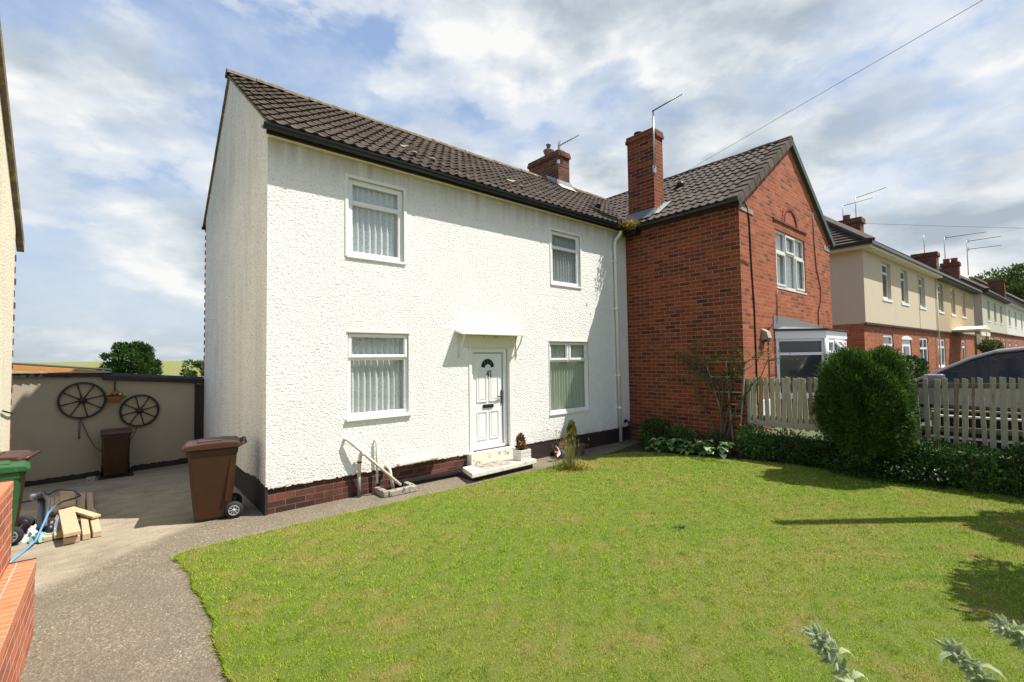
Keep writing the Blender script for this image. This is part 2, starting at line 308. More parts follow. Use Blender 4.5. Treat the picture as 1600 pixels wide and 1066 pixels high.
def leaf_mat(name, a, b, c=None, trans=0.25, rough=0.6):
    m, t, p, o = newmat(name)
    g = N(t, 'ShaderNodeNewGeometry')
    stops = [(0.0, a), (0.75, b)] + ([(1.0, c)] if c else [])
    cc = ramp(t, g.outputs['Random Per Island'], stops)
    big = noise(t, g.outputs['Position'], 1.6, 3, 0.6)
    cc = mixc(t, ramp(t, big, [(0.35, 0.0), (0.7, 0.35)]), cc, tuple(x*0.6 for x in a))
    t.links.new(cc, p.inputs['Base Color']); p.inputs['Roughness'].default_value = rough; p.inputs['Specular IOR Level'].default_value = 0.25
    tl = N(t, 'ShaderNodeBsdfTranslucent'); t.links.new(cc, tl.inputs[0])
    mx = N(t, 'ShaderNodeMixShader'); mx.inputs[0].default_value = trans
    t.links.new(p.outputs[0], mx.inputs[1]); t.links.new(tl.outputs[0], mx.inputs[2]); t.links.new(mx.outputs[0], o.inputs[0])
leaf_mat('leaf_conifer', (0.030, 0.074, 0.011), (0.080, 0.155, 0.021), (0.16, 0.25, 0.042))
leaf_mat('leaf_dark', (0.025, 0.06, 0.014), (0.06, 0.125, 0.028), (0.10, 0.18, 0.045))
leaf_mat('leaf_mid', (0.045, 0.11, 0.022), (0.11, 0.22, 0.045), (0.19, 0.30, 0.08))
leaf_mat('leaf_hosta', (0.11, 0.23, 0.07), (0.24, 0.38, 0.14), (0.70, 0.74, 0.45), 0.2, 0.4)
leaf_mat('leaf_yellow', (0.10, 0.16, 0.02), (0.20, 0.24, 0.035), (0.38, 0.24, 0.05))
leaf_mat('leaf_tree', (0.018, 0.050, 0.010), (0.045, 0.100, 0.016), (0.075, 0.15, 0.03))
leaf_mat('leaf_tree_pale', (0.05, 0.09, 0.02), (0.11, 0.17, 0.04), (0.18, 0.25, 0.07))
leaf_mat('leaf_brown', (0.12, 0.05, 0.02), (0.24, 0.11, 0.05), (0.10, 0.12, 0.03))
leaf_mat('leaf_woolly', (0.34, 0.42, 0.22), (0.50, 0.57, 0.33), (0.60, 0.60, 0.40), 0.45, 0.9)
leaf_mat('moss_gold', (0.22, 0.15, 0.02), (0.40, 0.30, 0.06), (0.50, 0.33, 0.05))
leaf_mat('dry_grass', (0.20, 0.17, 0.05), (0.34, 0.30, 0.12), (0.12, 0.17, 0.04))

# lawn: patches of lush, yellow and brown turf
def lawn_cols(t, g):
    p1 = noise(t, g, 0.55, 5, 0.6, 0.3); p2 = noise(t, g, 2.6, 5, 0.65, 0, (4, 4, 4)); p3 = noise(t, g, 7.0, 4, 0.6, 0, (8, 1, 4))
    return p1, p2, p3
m, t, p, o = newmat('grass_blades')
gN = N(t, 'ShaderNodeNewGeometry'); p1, p2, p3 = lawn_cols(t, gN.outputs['Position'])
rnd = gN.outputs['Random Per Island']
base = ramp(t, rnd, [(0.0, (0.125, 0.245, 0.009)), (0.5, (0.250, 0.400, 0.015)), (0.85, (0.40, 0.53, 0.032)), (1.0, (0.60, 0.55, 0.15))])
dry = ramp(t, rnd, [(0.0, (0.22, 0.22, 0.020)), (0.5, (0.42, 0.34, 0.060)), (1.0, (0.62, 0.45, 0.17))])
fac = math_(t, 'ADD', math_(t, 'MULTIPLY', ramp(t, p1, [(0.43, 0.0), (0.66, 1.0)]), 0.35), math_(t, 'MULTIPLY', ramp(t, p2, [(0.52, 0.0), (0.66, 1.0)]), 0.65), True)
lush = ramp(t, p3, [(0.52, 0.0), (0.66, 0.6)])
cc = mixc(t, fac, base, dry); cc = mixc(t, lush, cc, (0.08, 0.19, 0.011))
t.links.new(cc, p.inputs['Base Color']); p.inputs['Roughness'].default_value = 0.7; p.inputs['Specular IOR Level'].default_value = 0.2
tl = N(t, 'ShaderNodeBsdfTranslucent'); t.links.new(cc, tl.inputs[0]); mx = N(t, 'ShaderNodeMixShader'); mx.inputs[0].default_value = 0.35
t.links.new(p.outputs[0], mx.inputs[1]); t.links.new(tl.outputs[0], mx.inputs[2]); t.links.new(mx.outputs[0], o.inputs[0])
m, t, p, o = newmat('lawn_base'); g = objc(t); p1, p2, p3 = lawn_cols(t, g)
f1 = noise(t, g, 55, 5, 0.7)
base = mixc(t, f1, (0.06, 0.09, 0.008), (0.16, 0.20, 0.016)); dry = mixc(t, f1, (0.12, 0.10, 0.02), (0.28, 0.22, 0.07))
fac = math_(t, 'ADD', math_(t, 'MULTIPLY', ramp(t, p1, [(0.43, 0.0), (0.66, 1.0)]), 0.35), math_(t, 'MULTIPLY', ramp(t, p2, [(0.52, 0.0), (0.66, 1.0)]), 0.65), True)
t.links.new(mixc(t, fac, base, dry), p.inputs['Base Color']); p.inputs['Roughness'].default_value = 0.95
bump(t, p, f1, 0.02)

# old exposed-aggregate path that gives way to pale cement in the yard
m, t, p, o = newmat('path_concrete'); g = objc(t); s3 = N(t, 'ShaderNodeSeparateXYZ'); t.links.new(g, s3.inputs[0])
vo = N(t, 'ShaderNodeTexVoronoi'); vo.inputs['Scale'].default_value = 85; t.links.new(g, vo.inputs['Vector'])
st = ramp(t, vo.outputs['Color'], [(0.0, (0.115, 0.093, 0.066)), (0.45, (0.205, 0.168, 0.120)), (0.8, (0.29, 0.243, 0.177)), (1.0, (0.55, 0.49, 0.39))])
agg = mixc(t, ramp(t, vo.outputs['Distance'], [(0.3, 0.0), (0.6, 0.5)]), st, (0.11, 0.09, 0.068))
agg = mixc(t, ramp(t, noise(t, g, 2.2, 6, 0.6), [(0.40, 0.0), (0.70, 0.55)]), agg, (0.125, 0.102, 0.075))
mp = N(t, 'ShaderNodeMapping'); mp.inputs['Rotation'].default_value = (0, 0, R(-25)); mp.inputs['Scale'].default_value = (1.3, 2.6, 1); t.links.new(g, mp.inputs[0])
cem = mixc(t, ramp(t, noise(t, mp.outputs[0], 2.4, 9, 0.70), [(0.34, 0.0), (0.64, 1.0)]), (0.25, 0.207, 0.155), (0.37, 0.315, 0.235))
cem = mixc(t, ramp(t, noise(t, g, 1.3, 7, 0.65, 0, (7, 2, 0)), [(0.50, 0.0), (0.68, 0.65)]), cem, (0.17, 0.135, 0.10))
cem = mixc(t, ramp(t, noise(t, g, 45, 4, 0.7), [(0.55, 0.0), (0.75, 0.45)]), cem, (0.18, 0.14, 0.10))
# boundary: a wandering line from the lawn corner back to the left wall
e = math_(t, 'ADD', s3.outputs[1], math_(t, 'MULTIPLY', math_(t, 'ADD', s3.outputs[0], 1.3), -0.9))
e = math_(t, 'ADD', e, math_(t, 'MULTIPLY', noise(t, g, 2.2, 6, 0.6), 0.9))
cemf = ramp(t, math_(t, 'ADD', math_(t, 'MULTIPLY', e, 0.5), 0.42), [(0.44, 0.0), (0.60, 0.92)])
near = ramp(t, s3.outputs[0], [(0.0, 1.0), (0.3, 0.0)])
mr = N(t, 'ShaderNodeMapRange'); mr.inputs['From Min'].default_value = 0.1; mr.inputs['From Max'].default_value = 0.6; mr.inputs['To Min'].default_value = 1.0; mr.inputs['To Max'].default_value = 0.25
t.links.new(s3.outputs[0], mr.inputs['Value'])
c = mixc(t, math_(t, 'MULTIPLY', cemf, mr.outputs[0]), agg, cem)
# a dark repaired trench across the yard and hairline cracks
vc = N(t, 'ShaderNodeTexVoronoi'); vc.feature = 'DISTANCE_TO_EDGE'; vc.inputs['Scale'].default_value = 0.55
vw = N(t, 'ShaderNodeVectorMath'); vw.operation = 'MULTIPLY_ADD'; vw.inputs[1].default_value = (0.35,)*3
nn = N(t, 'ShaderNodeTexNoise'); nn.inputs['Scale'].default_value = 4; nn.inputs['Detail'].default_value = 6; t.links.new(g, nn.inputs['Vector'])
t.links.new(nn.outputs['Color'], vw.inputs[0]); t.links.new(g, vw.inputs[2]); t.links.new(vw.outputs[0], vc.inputs['Vector'])
c = mixc(t, ramp(t, vc.outputs['Distance'], [(0.0, 0.45), (0.006, 0.0)]), c, (0.12, 0.095, 0.07))
t.links.new(c, p.inputs['Base Color']); p.inputs['Roughness'].default_value = 0.92; p.inputs['Specular IOR Level'].default_value = 0.25
bump(t, p, math_(t, 'ADD', vo.outputs['Distance'], noise(t, g, 30, 5, 0.7)), 0.006)

m, t, p, o = newmat('crop_field'); g = objc(t)
c = mixc(t, noise(t, g, 0.35, 6, 0.7), (0.17, 0.20, 0.045), (0.27, 0.27, 0.085)); c = mixc(t, ramp(t, noise(t, g, 3.0, 6, 0.7), [(0.45, 0.0), (0.65, 0.5)]), c, (0.11, 0.14, 0.03))
t.links.new(c, p.inputs['Base Color']); p.inputs['Roughness'].default_value = 0.95; bump(t, p, noise(t, g, 2.0, 5, 0.7), 0.4)
m, t, p, o = newmat('ground_soil_grass'); g = objc(t)
t.links.new(mixc(t, ramp(t, noise(t, g, 0.8, 6, 0.7), [(0.4, 0.0), (0.6, 1.0)]), (0.07, 0.10, 0.025), (0.10, 0.08, 0.05)), p.inputs['Base Color']); p.inputs['Roughness'].default_value = 0.95

# ------------------------------------------------------------------ mesh helpers
class MB:
    def __init__(s, M=None): s.v = []; s.f = []; s.uv = []; s.sm = []; s.mi = []; s.M = M or Matrix(); s.cur = 0
    def add(s, vs, fs, uvs=None, smooth=False):
        b = len(s.v); vs = [Vector(v) for v in vs]; s.v += [s.M @ v for v in vs]
        for k, f in enumerate(fs):
            s.f.append([b+i for i in f]); s.sm.append(smooth); s.mi.append(s.cur)
            if uvs: s.uv.append(uvs[k])
            else:
                n = Vector((0, 0, 0)); p = [vs[i] for i in f]
                for i in range(len(p)):
                    a, c = p[i], p[(i+1) % len(p)]; n += Vector(((a.y-c.y)*(a.z+c.z), (a.z-c.z)*(a.x+c.x), (a.x-c.x)*(a.y+c.y)))
                ax = max(range(3), key=lambda i: abs(n[i]))
                s.uv.append([((q.y, q.z) if ax == 0 else (q.x, q.z) if ax == 1 else (q.x, q.y)) for q in p])
        return s
    def box(s, x0, x1, y0, y1, z0, z1):
        vs = [(x, y, z) for z in (z0, z1) for y in (y0, y1) for x in (x0, x1)]
        return s.add(vs, [(0, 2, 3, 1), (4, 5, 7, 6), (0, 1, 5, 4), (2, 6, 7, 3), (0, 4, 6, 2), (1, 3, 7, 5)])
    def bar(s, a, b, w, h, up=(0, 0, 1)):
        a, b = Vector(a), Vector(b); d = (b-a).normalized(); u = Vector(up); r = d.cross(u)
        if r.length < 1e-4: r = d.cross(Vector((1, 0, 0)))
        r.normalize(); u = r.cross(d)
        vs = [p + r*sx*w/2 + u*sz*h/2 for p in (a, b) for sz in (-1, 1) for sx in (-1, 1)]
        return s.add(vs, [(0, 1, 3, 2), (4, 6, 7, 5), (0, 4, 5, 1), (2, 3, 7, 6), (0, 2, 6, 4), (1, 5, 7, 3)])
    def tube(s, pts, r, n=8, cap=True):
        pts = [Vector(p) for p in pts]; rs = r if isinstance(r, (list, tuple)) else [r]*len(pts)
        vs = []; prev = None
        for i, p in enumerate(pts):
            d = (pts[min(i+1, len(pts)-1)] - pts[max(i-1, 0)]).normalized()
            u = prev if prev is not None else (Vector((0, 0, 1)) if abs(d.z) < 0.9 else Vector((1, 0, 0)))
            u = (u - d*u.dot(d)); u.normalize(); prev = u; w = d.cross(u)
            for k in range(n):
                a = 2*math.pi*k/n; vs.append(p + (u*math.cos(a) + w*math.sin(a))*rs[i])
        fs = [(i*n+k, i*n+(k+1) % n, (i+1)*n+(k+1) % n, (i+1)*n+k) for i in range(len(pts)-1) for k in range(n)]
        if cap: fs += [tuple(range(n-1, -1, -1)), tuple((len(pts)-1)*n+k for k in range(n))]
        return s.add(vs, fs, smooth=True)
    def lathe(s, prof, c=(0, 0, 0), n=20, axis='z'):
        vs = []; c = Vector(c)
        for (r, h) in prof:
            for k in range(n):
                a = 2*math.pi*k/n; q = (r*math.cos(a), r*math.sin(a), h)
                if axis == 'x': q = (q[2], q[0], q[1])
                if axis == 'y': q = (q[0], q[2], q[1])
                vs.append(c+Vector(q))
        fs = [(i*n+k, i*n+(k+1) % n, (i+1)*n+(k+1) % n, (i+1)*n+k) for i in range(len(prof)-1) for k in range(n)]
        fs += [tuple(range(n-1, -1, -1)), tuple((len(prof)-1)*n+k for k in range(n))]
        return s.add(vs, fs, smooth=True)
    def prism(s, poly, a0, a1, axis='y'):
        """extrude a 2-D polygon; axis y: poly in (x,z); axis x: poly in (y,z); axis z: poly in (x,y)"""
        def P(p, a): return (p[0], a, p[1]) if axis == 'y' else (a, p[0], p[1]) if axis == 'x' else (p[0], p[1], a)
        n = len(poly); vs = [P(p, a0) for p in poly] + [P(p, a1) for p in poly]
        fs = [tuple(range(n)), tuple(range(2*n-1, n-1, -1))] + [(i, i+n, (i+1) % n+n, (i+1) % n) for i in range(n)]
        return s.add(vs, fs)
    def poly(s, vs, uvs=None): return s.add(vs, [tuple(range(len(vs)))], [uvs] if uvs else None)
    def build(s, name, mat, parent=None, bevel=0.0, local=False, recalc=True, label=None):
        me = bpy.data.meshes.new(name)
        off = Vector((0, 0, 0)) if (local or parent is None) else parent_off(parent)
        me.from_pydata([tuple(v-off) for v in s.v], [], s.f)
        me.polygons.foreach_set('use_smooth', s.sm)
        for mm in (mat if isinstance(mat, (list, tuple)) else [mat]): me.materials.append(MATS[mm])
        me.polygons.foreach_set('material_index', s.mi)
        l = me.uv_layers.new(name='UVMap'); flat = [c for f in s.uv for q in f for c in q]; l.data.foreach_set('uv', flat)
        if recalc:
            bm = bmesh.new(); bm.from_mesh(me); bmesh.ops.recalc_face_normals(bm, faces=bm.faces); bm.to_mesh(me); bm.free()
        o = bpy.data.objects.new(name, me); COL.objects.link(o)
        if parent is not None: o.parent = parent
        if bevel:
            b = o.modifiers.new('bevel', 'BEVEL'); b.width = bevel; b.segments = 2; b.limit_method = 'ANGLE'; b.angle_limit = R(40)
        if label: o['label'] = label
        return o
def parent_off(p):
    o = Vector((0, 0, 0))
    while p is not None: o += p.location; p = p.parent
    return o
def thing(name, label, cat, loc=(0, 0, 0), rz=0.0, group=None):
    o = bpy.data.objects.new(name, None); COL.objects.link(o); o.location = loc; o.rotation_euler = (0, 0, rz); o.empty_display_size = 0.2
    o['label'] = label; o['category'] = cat
    if group: o['group'] = group
    return o
def tag(o, label, cat, group=None):
    o['label'] = label; o['category'] = cat
    if group: o['group'] = group
    return o
def kind(o, k): o['kind'] = k; return o
def dup(root, loc, rz, label, group=None):
    r = root.copy(); COL.objects.link(r); r.location = loc; r.rotation_euler = (0, 0, rz); r['label'] = label
    if group: r['group'] = group
    for ch in list(root.children):
        c = ch.copy(); COL.objects.link(c); c.parent = r
        for g2 in list(ch.children):
            d = g2.copy(); COL.objects.link(d); d.parent = c
    return r
def mesh_np(name, verts, k, mat, parent=None, smooth=False, local=False):
    """verts (n*k,3) laid out as n separate k-gons"""
    verts = np.asarray(verts, dtype=np.float32).reshape(-1, 3)
    if parent is not None and not local: verts = verts - np.array(parent_off(parent), dtype=np.float32)
    nv = len(verts); nf = nv//k; me = bpy.data.meshes.new(name)
    me.vertices.add(nv); me.vertices.foreach_set('co', verts.ravel())
    me.loops.add(nv); me.loops.foreach_set('vertex_index', np.arange(nv, dtype=np.int32))
    me.polygons.add(nf); me.polygons.foreach_set('loop_start', np.arange(0, nv, k, dtype=np.int32)); me.polygons.foreach_set('loop_total', np.full(nf, k, dtype=np.int32))
    me.materials.append(MATS[mat]); me.update(calc_edges=True); me.validate()
    o = bpy.data.objects.new(name, me); COL.objects.link(o)
    if parent is not None: o.parent = parent
    return o
def leaves(cent, dirs, ln, wd, rnd=0.5, droop=0.0):
    """diamond leaves (quads) at cent growing along dirs"""
    n = len(cent); ln = np.broadcast_to(ln, (n,)) * rng.uniform(0.7, 1.3, n); wd = np.broadcast_to(wd, (n,)) * rng.uniform(0.75, 1.25, n)
    d = dirs + rng.normal(0, rnd, (n, 3)); d[:, 2] -= droop; d /= np.linalg.norm(d, axis=1)[:, None]+1e-9
    a = rng.normal(0, 1, (n, 3)); s = np.cross(d, a); s /= np.linalg.norm(s, axis=1)[:, None]+1e-9
    p0 = cent; p1 = cent + d*ln[:, None]*0.5 + s*wd[:, None]*0.5; p2 = cent + d*ln[:, None]; p3 = cent + d*ln[:, None]*0.5 - s*wd[:, None]*0.5
    return np.stack([p0, p1, p2, p3], 1).reshape(-1, 3)
def blob(n, c, r, r0=0.6, sq=2.0, lump=0.18, seed=1):
    """points and outward directions in a lumpy shell"""
    g = np.random.default_rng(seed); d = g.normal(0, 1, (n, 3)); d /= np.linalg.norm(d, axis=1)[:, None]
    k = (np.abs(d)**sq).sum(1)**(-1/sq)
    ph = g.uniform(0, 6.28, (6,)); fr = g.uniform(2, 6, (6, 3))
    L = sum(np.sin(d @ fr[i] + ph[i]) for i in range(6))/6
    rad = g.uniform(r0**3, 1, n)**(1/3) * (1 + lump*L) * k
    return np.array(c) + d*rad[:, None]*np.array(r), d

ID = Matrix()
def face_left(x, y, z=0):   # local x runs toward -y, local y points to +x : walls that face -x
    return Matrix(((0, 1, 0, x), (-1, 0, 0, y), (0, 0, 1, z), (0, 0, 0, 1)))
def wall_grid(mb, x0, x1, z0, z1, holes, y=0.0, depth=0.14, reveal=True):
    xs = sorted(set([x0, x1] + [h[0] for h in holes] + [h[1] for h in holes])); zs = sorted(set([z0, z1] + [h[2] for h in holes] + [h[3] for h in holes]))
    xs = [v for v in xs if x0 <= v <= x1]; zs = [v for v in zs if z0 <= v <= z1]
    for i in range(len(xs)-1):
        for j in range(len(zs)-1):
            cx_, cz_ = (xs[i]+xs[i+1])/2, (zs[j]+zs[j+1])/2
            if any(h[0] < cx_ < h[1] and h[2] < cz_ < h[3] for h in holes): continue
            mb.poly([(xs[i], y, zs[j]), (xs[i+1], y, zs[j]), (xs[i+1], y, zs[j+1]), (xs[i], y, zs[j+1])])
    if reveal:
        for a, b, c, d in holes:
            mb.poly([(a, y, c), (a, y, d), (a, y+depth, d), (a, y+depth, c)]); mb.poly([(b, y, c), (b, y+depth, c), (b, y+depth, d), (b, y, d)])
            mb.poly([(a, y, d), (b, y, d), (b, y+depth, d), (a, y+depth, d)]); mb.poly([(a, y, c), (a, y+depth, c), (b, y+depth, c), (b, y, c)])

def curtain(parent, M, x0, x1, z0, z1, y, mat, folds=9, amp=0.022, name='curtain', seed=0):
    g = np.random.default_rng(seed+3); n = folds*10; ph = g.uniform(0, 6.28); xs = np.linspace(x0, x1, n)
    w = g.uniform(0.6, 1.5, 64); cum = np.interp(np.linspace(0, 1, n), np.linspace(0, 1, 64), np.cumsum(w)/w.sum())
    mb = MB(M); vs = []; us = []
    for z, a in ((z0, 1.0), ((z0+z1)/2, 0.9), (z1, 0.8)):
        for i in range(n): vs.append((xs[i] , y + math.sin(cum[i]*folds*6.283+ph)*amp*a, z)); us.append((cum[i]*(x1-x0)*1.6, z))
    fs = [(r*n+i, r*n+i+1, (r+1)*n+i+1, (r+1)*n+i) for r in range(2) for i in range(n-1)]
    mb.add(vs, fs, [[us[i] for i in f] for f in fs], smooth=True)
    return mb.build(name, mat, parent, recalc=False)
def window(parent, M, x0, x1, z0, z1, y=0.0, transom=0.3, top='one', mull=(), fw=0.055, sash=(), sill=0.05, mat='upvc', pane='glass', cur=None, folds=9, seed=0, sillh=0.035, name='window', depth=0.045):
    """frame outer x0..x1,z0..z1 with front at y; sash: list of (cx0,cx1,cz0,cz1) opening lights that stand proud"""
    f = MB(M); 
    f.box(x0, x0+fw, y, y+depth, z0, z1); f.box(x1-fw, x1, y, y+depth, z0, z1)
    f.box(x0+fw, x1-fw, y, y+depth, z1-fw, z1); f.box(x0+fw, x1-fw, y, y+depth, z0, z0+fw)
    zt = None
    if transom: zt = z1-(z1-z0)*transom; f.box(x0+fw, x1-fw, y, y+depth, zt-fw*0.45, zt+fw*0.45)
    for mx_, lo, hi in mull: f.box(mx_-fw*0.45, mx_+fw*0.45, y+0.002, y+depth, lo if lo is not None else z0+fw, hi if hi is not None else z1-fw)
    w = f.build(name, mat, parent, bevel=0.006)
    if sill: 
        s_ = MB(M); s_.box(x0-0.03, x1+0.03, y-sill, y+depth*0.5, z0-sillh, z0-0.001); s_.build('window_sill', mat, w, bevel=0.006)
    for a, b, c, d in sash:
        k = MB(M); e = 0.045
        k.box(a, a+e, y-0.018, y+0.03, c, d); k.box(b-e, b, y-0.018, y+0.03, c, d); k.box(a+e, b-e, y-0.018, y+0.03, d-e, d); k.box(a+e, b-e, y-0.018, y+0.03, c, c+e)
        k.build('sash', mat, w, bevel=0.005)
    g_ = MB(M); g_.poly([(x0+fw*.5, y+0.035, z0+fw*.5), (x1-fw*.5, y+0.035, z0+fw*.5), (x1-fw*.5, y+0.035, z1-fw*.5), (x0+fw*.5, y+0.035, z1-fw*.5)]); g_.build('pane', pane, w, recalc=False)
    if cur: curtain(w, M, x0+0.02, x1-0.02, z0+0.02, z1-0.02, y+depth+0.034, cur, folds, seed=seed)
    return w

def tile_roof(name, mat, parent, o, a, u, length, slope_len, clips=(), tw=0.165, te=0.30, sub=6, uvo=(0, 0), jitter=0.006):
    """o origin at the eave, a unit vector along the eave, u unit vector up the slope"""
    o, a, u = Vector(o), Vector(a), Vector(u); n = a.cross(u)
    if n.z < 0: n = -n
    nx = int(round(length/tw*sub))+1; rows = int(math.ceil(slope_len/te)); vs = []; uv = []; g = random.Random(5)
    tj = [[g.uniform(-jitter, jitter) for _ in range(400)] for _ in range(rows)]
    def prof(sx):
        q = (sx/tw) % 1.0
        return 0.021*max(0.0, math.sin(q*math.pi*2))**0.7 - 0.006*max(0.0, -math.sin(q*math.pi*2))
    for r in range(rows):
        t0, t1 = r*te, min((r+1)*te, slope_len)
        for (t_, h) in ((t0, 0.0), (t0-0.012, 0.030), (t1, 0.004)):
            for i in range(nx):
                sx = min(i*tw/sub, length); hh = prof(sx) + h + tj[r][int(sx/(2*tw))]
                vs.append(o + a*sx + u*t_ + n*hh); uv.append((sx+uvo[0]+0.001, (t0+t1)/2+uvo[1] if False else t0+0.01+uvo[1]))
    fs = []
    for r in range(rows*3-1):
        for i in range(nx-1): fs.append((r*nx+i, r*nx+i+1, (r+1)*nx+i+1, (r+1)*nx+i))
    me = bpy.data.meshes.new(name); off = parent_off(parent)
    me.from_pydata([tuple(v) for v in vs], [], fs); l = me.uv_layers.new(name='UVMap')
    l.data.foreach_set('uv', [c for f in fs for i in f for c in ((uv[i][0], uv[f[0]][1]))]); me.materials.append(MATS[mat])
    bm = bmesh.new(); bm.from_mesh(me)
    for co, no in clips:   # keep the side the normal points away from
        bmesh.ops.bisect_plane(bm, geom=bm.verts[:]+bm.edges[:]+bm.faces[:], plane_co=co, plane_no=no, clear_outer=True)
    bmesh.ops.translate(bm, verts=bm.verts, vec=-off)
    bm.to_mesh(me); bm.free()
    ob = bpy.data.objects.new(name, me); COL.objects.link(ob); ob.parent = parent
    return ob
def gutter(parent, M, x0, x1, y, z, r=0.06, mat='gutter_black', name='gutter'):
    """half-round gutter running along local x, open top at z"""
    mb = MB(M); n = 8; vs = []
    for x in (x0, x1):
        for k in range(n+1):
            a_ = math.pi + math.pi*k/n; vs.append((x, y+math.cos(a_)*r, z+math.sin(a_)*r))
        for k in range(n+1):
            a_ = 2*math.pi - math.pi*k/n; vs.append((x, y+math.cos(a_)*(r-0.008), z+0.004+math.sin(a_)*(r-0.008)))
    m_ = 2*(n+1); fs = [(k, (k+1) % m_, (k+1) % m_+m_, k+m_) for k in range(m_)] + [tuple(range(m_-1, -1, -1)), tuple(range(m_, 2*m_))]
    mb.add(vs, fs)
    x = x0+0.6
    while x < x1-0.2:
        vs = []
        for xx in (x-0.02, x+0.02):
            for k in range(n+1):
                a_ = math.pi + math.pi*k/n; vs.append((xx, y+math.cos(a_)*(r+0.006), z+math.sin(a_)*(r+0.006)))
        mb.add(vs, [(k, k+1, k+n+2, k+n+1) for k in range(n)]); x += 0.9
    return mb.build(name, mat, parent)
def chimney(parent, x0, x1, y0, y1, z0, z1, mat='brick_chimney', pots=(), corbel=0.035):
    mb = MB(); mb.box(x0, x1, y0, y1, z0, z1-0.15); mb.box(x0-corbel, x1+corbel, y0-corbel, y1+corbel, z1-0.15, z1-0.07); mb.box(x0-corbel*.5, x1+corbel*.5, y0-corbel*.5, y1+corbel*.5, z1-0.07, z1)
    c = mb.build('chimney', mat, parent)
    f = MB(); m_ = 0.03; f.prism([(x0+m_, z1), (x1-m_, z1), ((x0+x1)/2+.06, z1+0.06), ((x0+x1)/2-.06, z1+0.06)], y0+m_, y1-m_); f.build('flaunching', 'cement_flaunch', c)
    for (px, py, pr, ph, pm) in pots:
        p_ = MB(); p_.lathe([(pr, 0), (pr*0.92, ph*0.8), (pr*1.12, ph*0.82), (pr*1.12, ph), (pr*0.8, ph), (pr*0.8, ph-0.03)], (px, py, z1+0.03), 16); p_.build('chimney_pot', pm, c)
    return c
def aerial(label, base, top, boom_a, boom_b, nel=9, el=0.22, r=0.014, refl=True, rr=0.006, group='television aerials on the chimneys', bracket=None, second=None, mat='galv'):
    t_ = thing('tv_aerial', label, 'television aerial', base, group=group)
    m_ = MB(); m_.tube([base, top], r, 8); m_.build('mast', mat, t_)
    def yagi(a, b):
        a, b = Vector(a), Vector(b); b_ = MB(); b_.tube([a, b], r*0.8, 6); d = (b-a).normalized(); s_ = d.cross(Vector((0, 0, 1))).normalized()
        for k in range(nel):
            q = a.lerp(b, 0.18+0.80*k/(nel-1)); b_.tube([q-s_*el*(1-0.3*k/nel), q+s_*el*(1-0.3*k/nel)], rr, 5)
        b_.build('boom', 'dark_metal', t_)
        if refl:
            q = a.lerp(b, 0.04); r_ = MB()
            for k in range(5): h = (k-2)*0.05; r_.tube([q-s_*el+Vector((0, 0, h)), q+s_*el+Vector((0, 0, h))], rr, 5)
            r_.tube([q+Vector((0, 0, -.1)), q+Vector((0, 0, .1))], rr, 5); r_.build('reflector', 'dark_metal', t_)
    yagi(boom_a, boom_b)
    if second: yagi(*second)
    if bracket:
        b_ = MB(); b_.box(*bracket); b_.build('bracket', 'galv', t_)
    return t_

# ================================================================== GROUND
def sheet(name, mat, pts, z): 
    mb = MB(); mb.poly([(x, y, z) for x, y in pts]); o = mb.build(name, mat, recalc=False); return kind(o, 'structure')
sheet('ground', 'ground_soil_grass', [(-900, -900), (900, -900), (900, 900), (-900, 900)], -0.30)
mb = MB(); mb.poly([(-3.2, -9, 0), (-0.60, -9, 0), (-0.60, -0.60, 0), (8.0, -0.60, 0), (8.0, 0.3, 0), (2.0, 2.7, 0), (-3.4, 2.7, 0)]); mb.poly([(-3.4, 2.7, 0), (2.0, 2.7, 0), (2.0, 5.6, -0.165), (-3.4, 5.6, -0.165)])
kind(mb.build('path', 'path_concrete', recalc=False), 'structure')
def lawn_edge():
    pts = []
    for i in range(48): y = -9 + (9-0.92)*i/47; pts.append((-0.87 + 0.018*math.sin(y*5.1)+0.012*math.sin(y*13), y))
    pts = [q if q[1] < -1.35 else (q[0]-0.075*((q[1]+1.35)/0.43)**1.3, q[1]) for q in pts]; pts += [(-0.955, -0.82), (-0.95, -0.75), (-0.90, -0.70), (-0.80, -0.68)]
    for i in range(60): x = -0.6+6.0*i/59; pts.append((x, -0.66 + 0.022*math.sin(x*4.3)+0.012*math.sin(x*11.7)))
    pts += [(5.8, -0.74), (6.2, -0.90), (6.45, -1.2), (6.7, -1.9), (6.95, -2.6), (7.15, -3.3), (7.2, -4.2), (7.3, -5.2), (7.35, -6.5), (7.4, -9)]
    return pts
LE = lawn_edge()
mb = MB(); mb.poly([(x, y, 0.022) for x, y in LE]); n = len(LE)
for i in range(n):
    a, b = LE[i], LE[(i+1) % n]; mb.poly([(a[0], a[1], -0.03), (b[0], b[1], -0.03), (b[0], b[1], 0.022), (a[0], a[1], 0.022)])
kind(mb.build('lawn', 'lawn_base', recalc=False), 'structure')
mb = MB(); mb.poly([(x, y, 0.012) for x, y in [(5.9, -0.62), (7.45, -0.3), (7.45, -9), (7.0, -9), (6.6, -3.0), (6.3, -1.2)]]); kind(mb.build('flower_bed_soil', 'soil', recalc=False), 'structure')

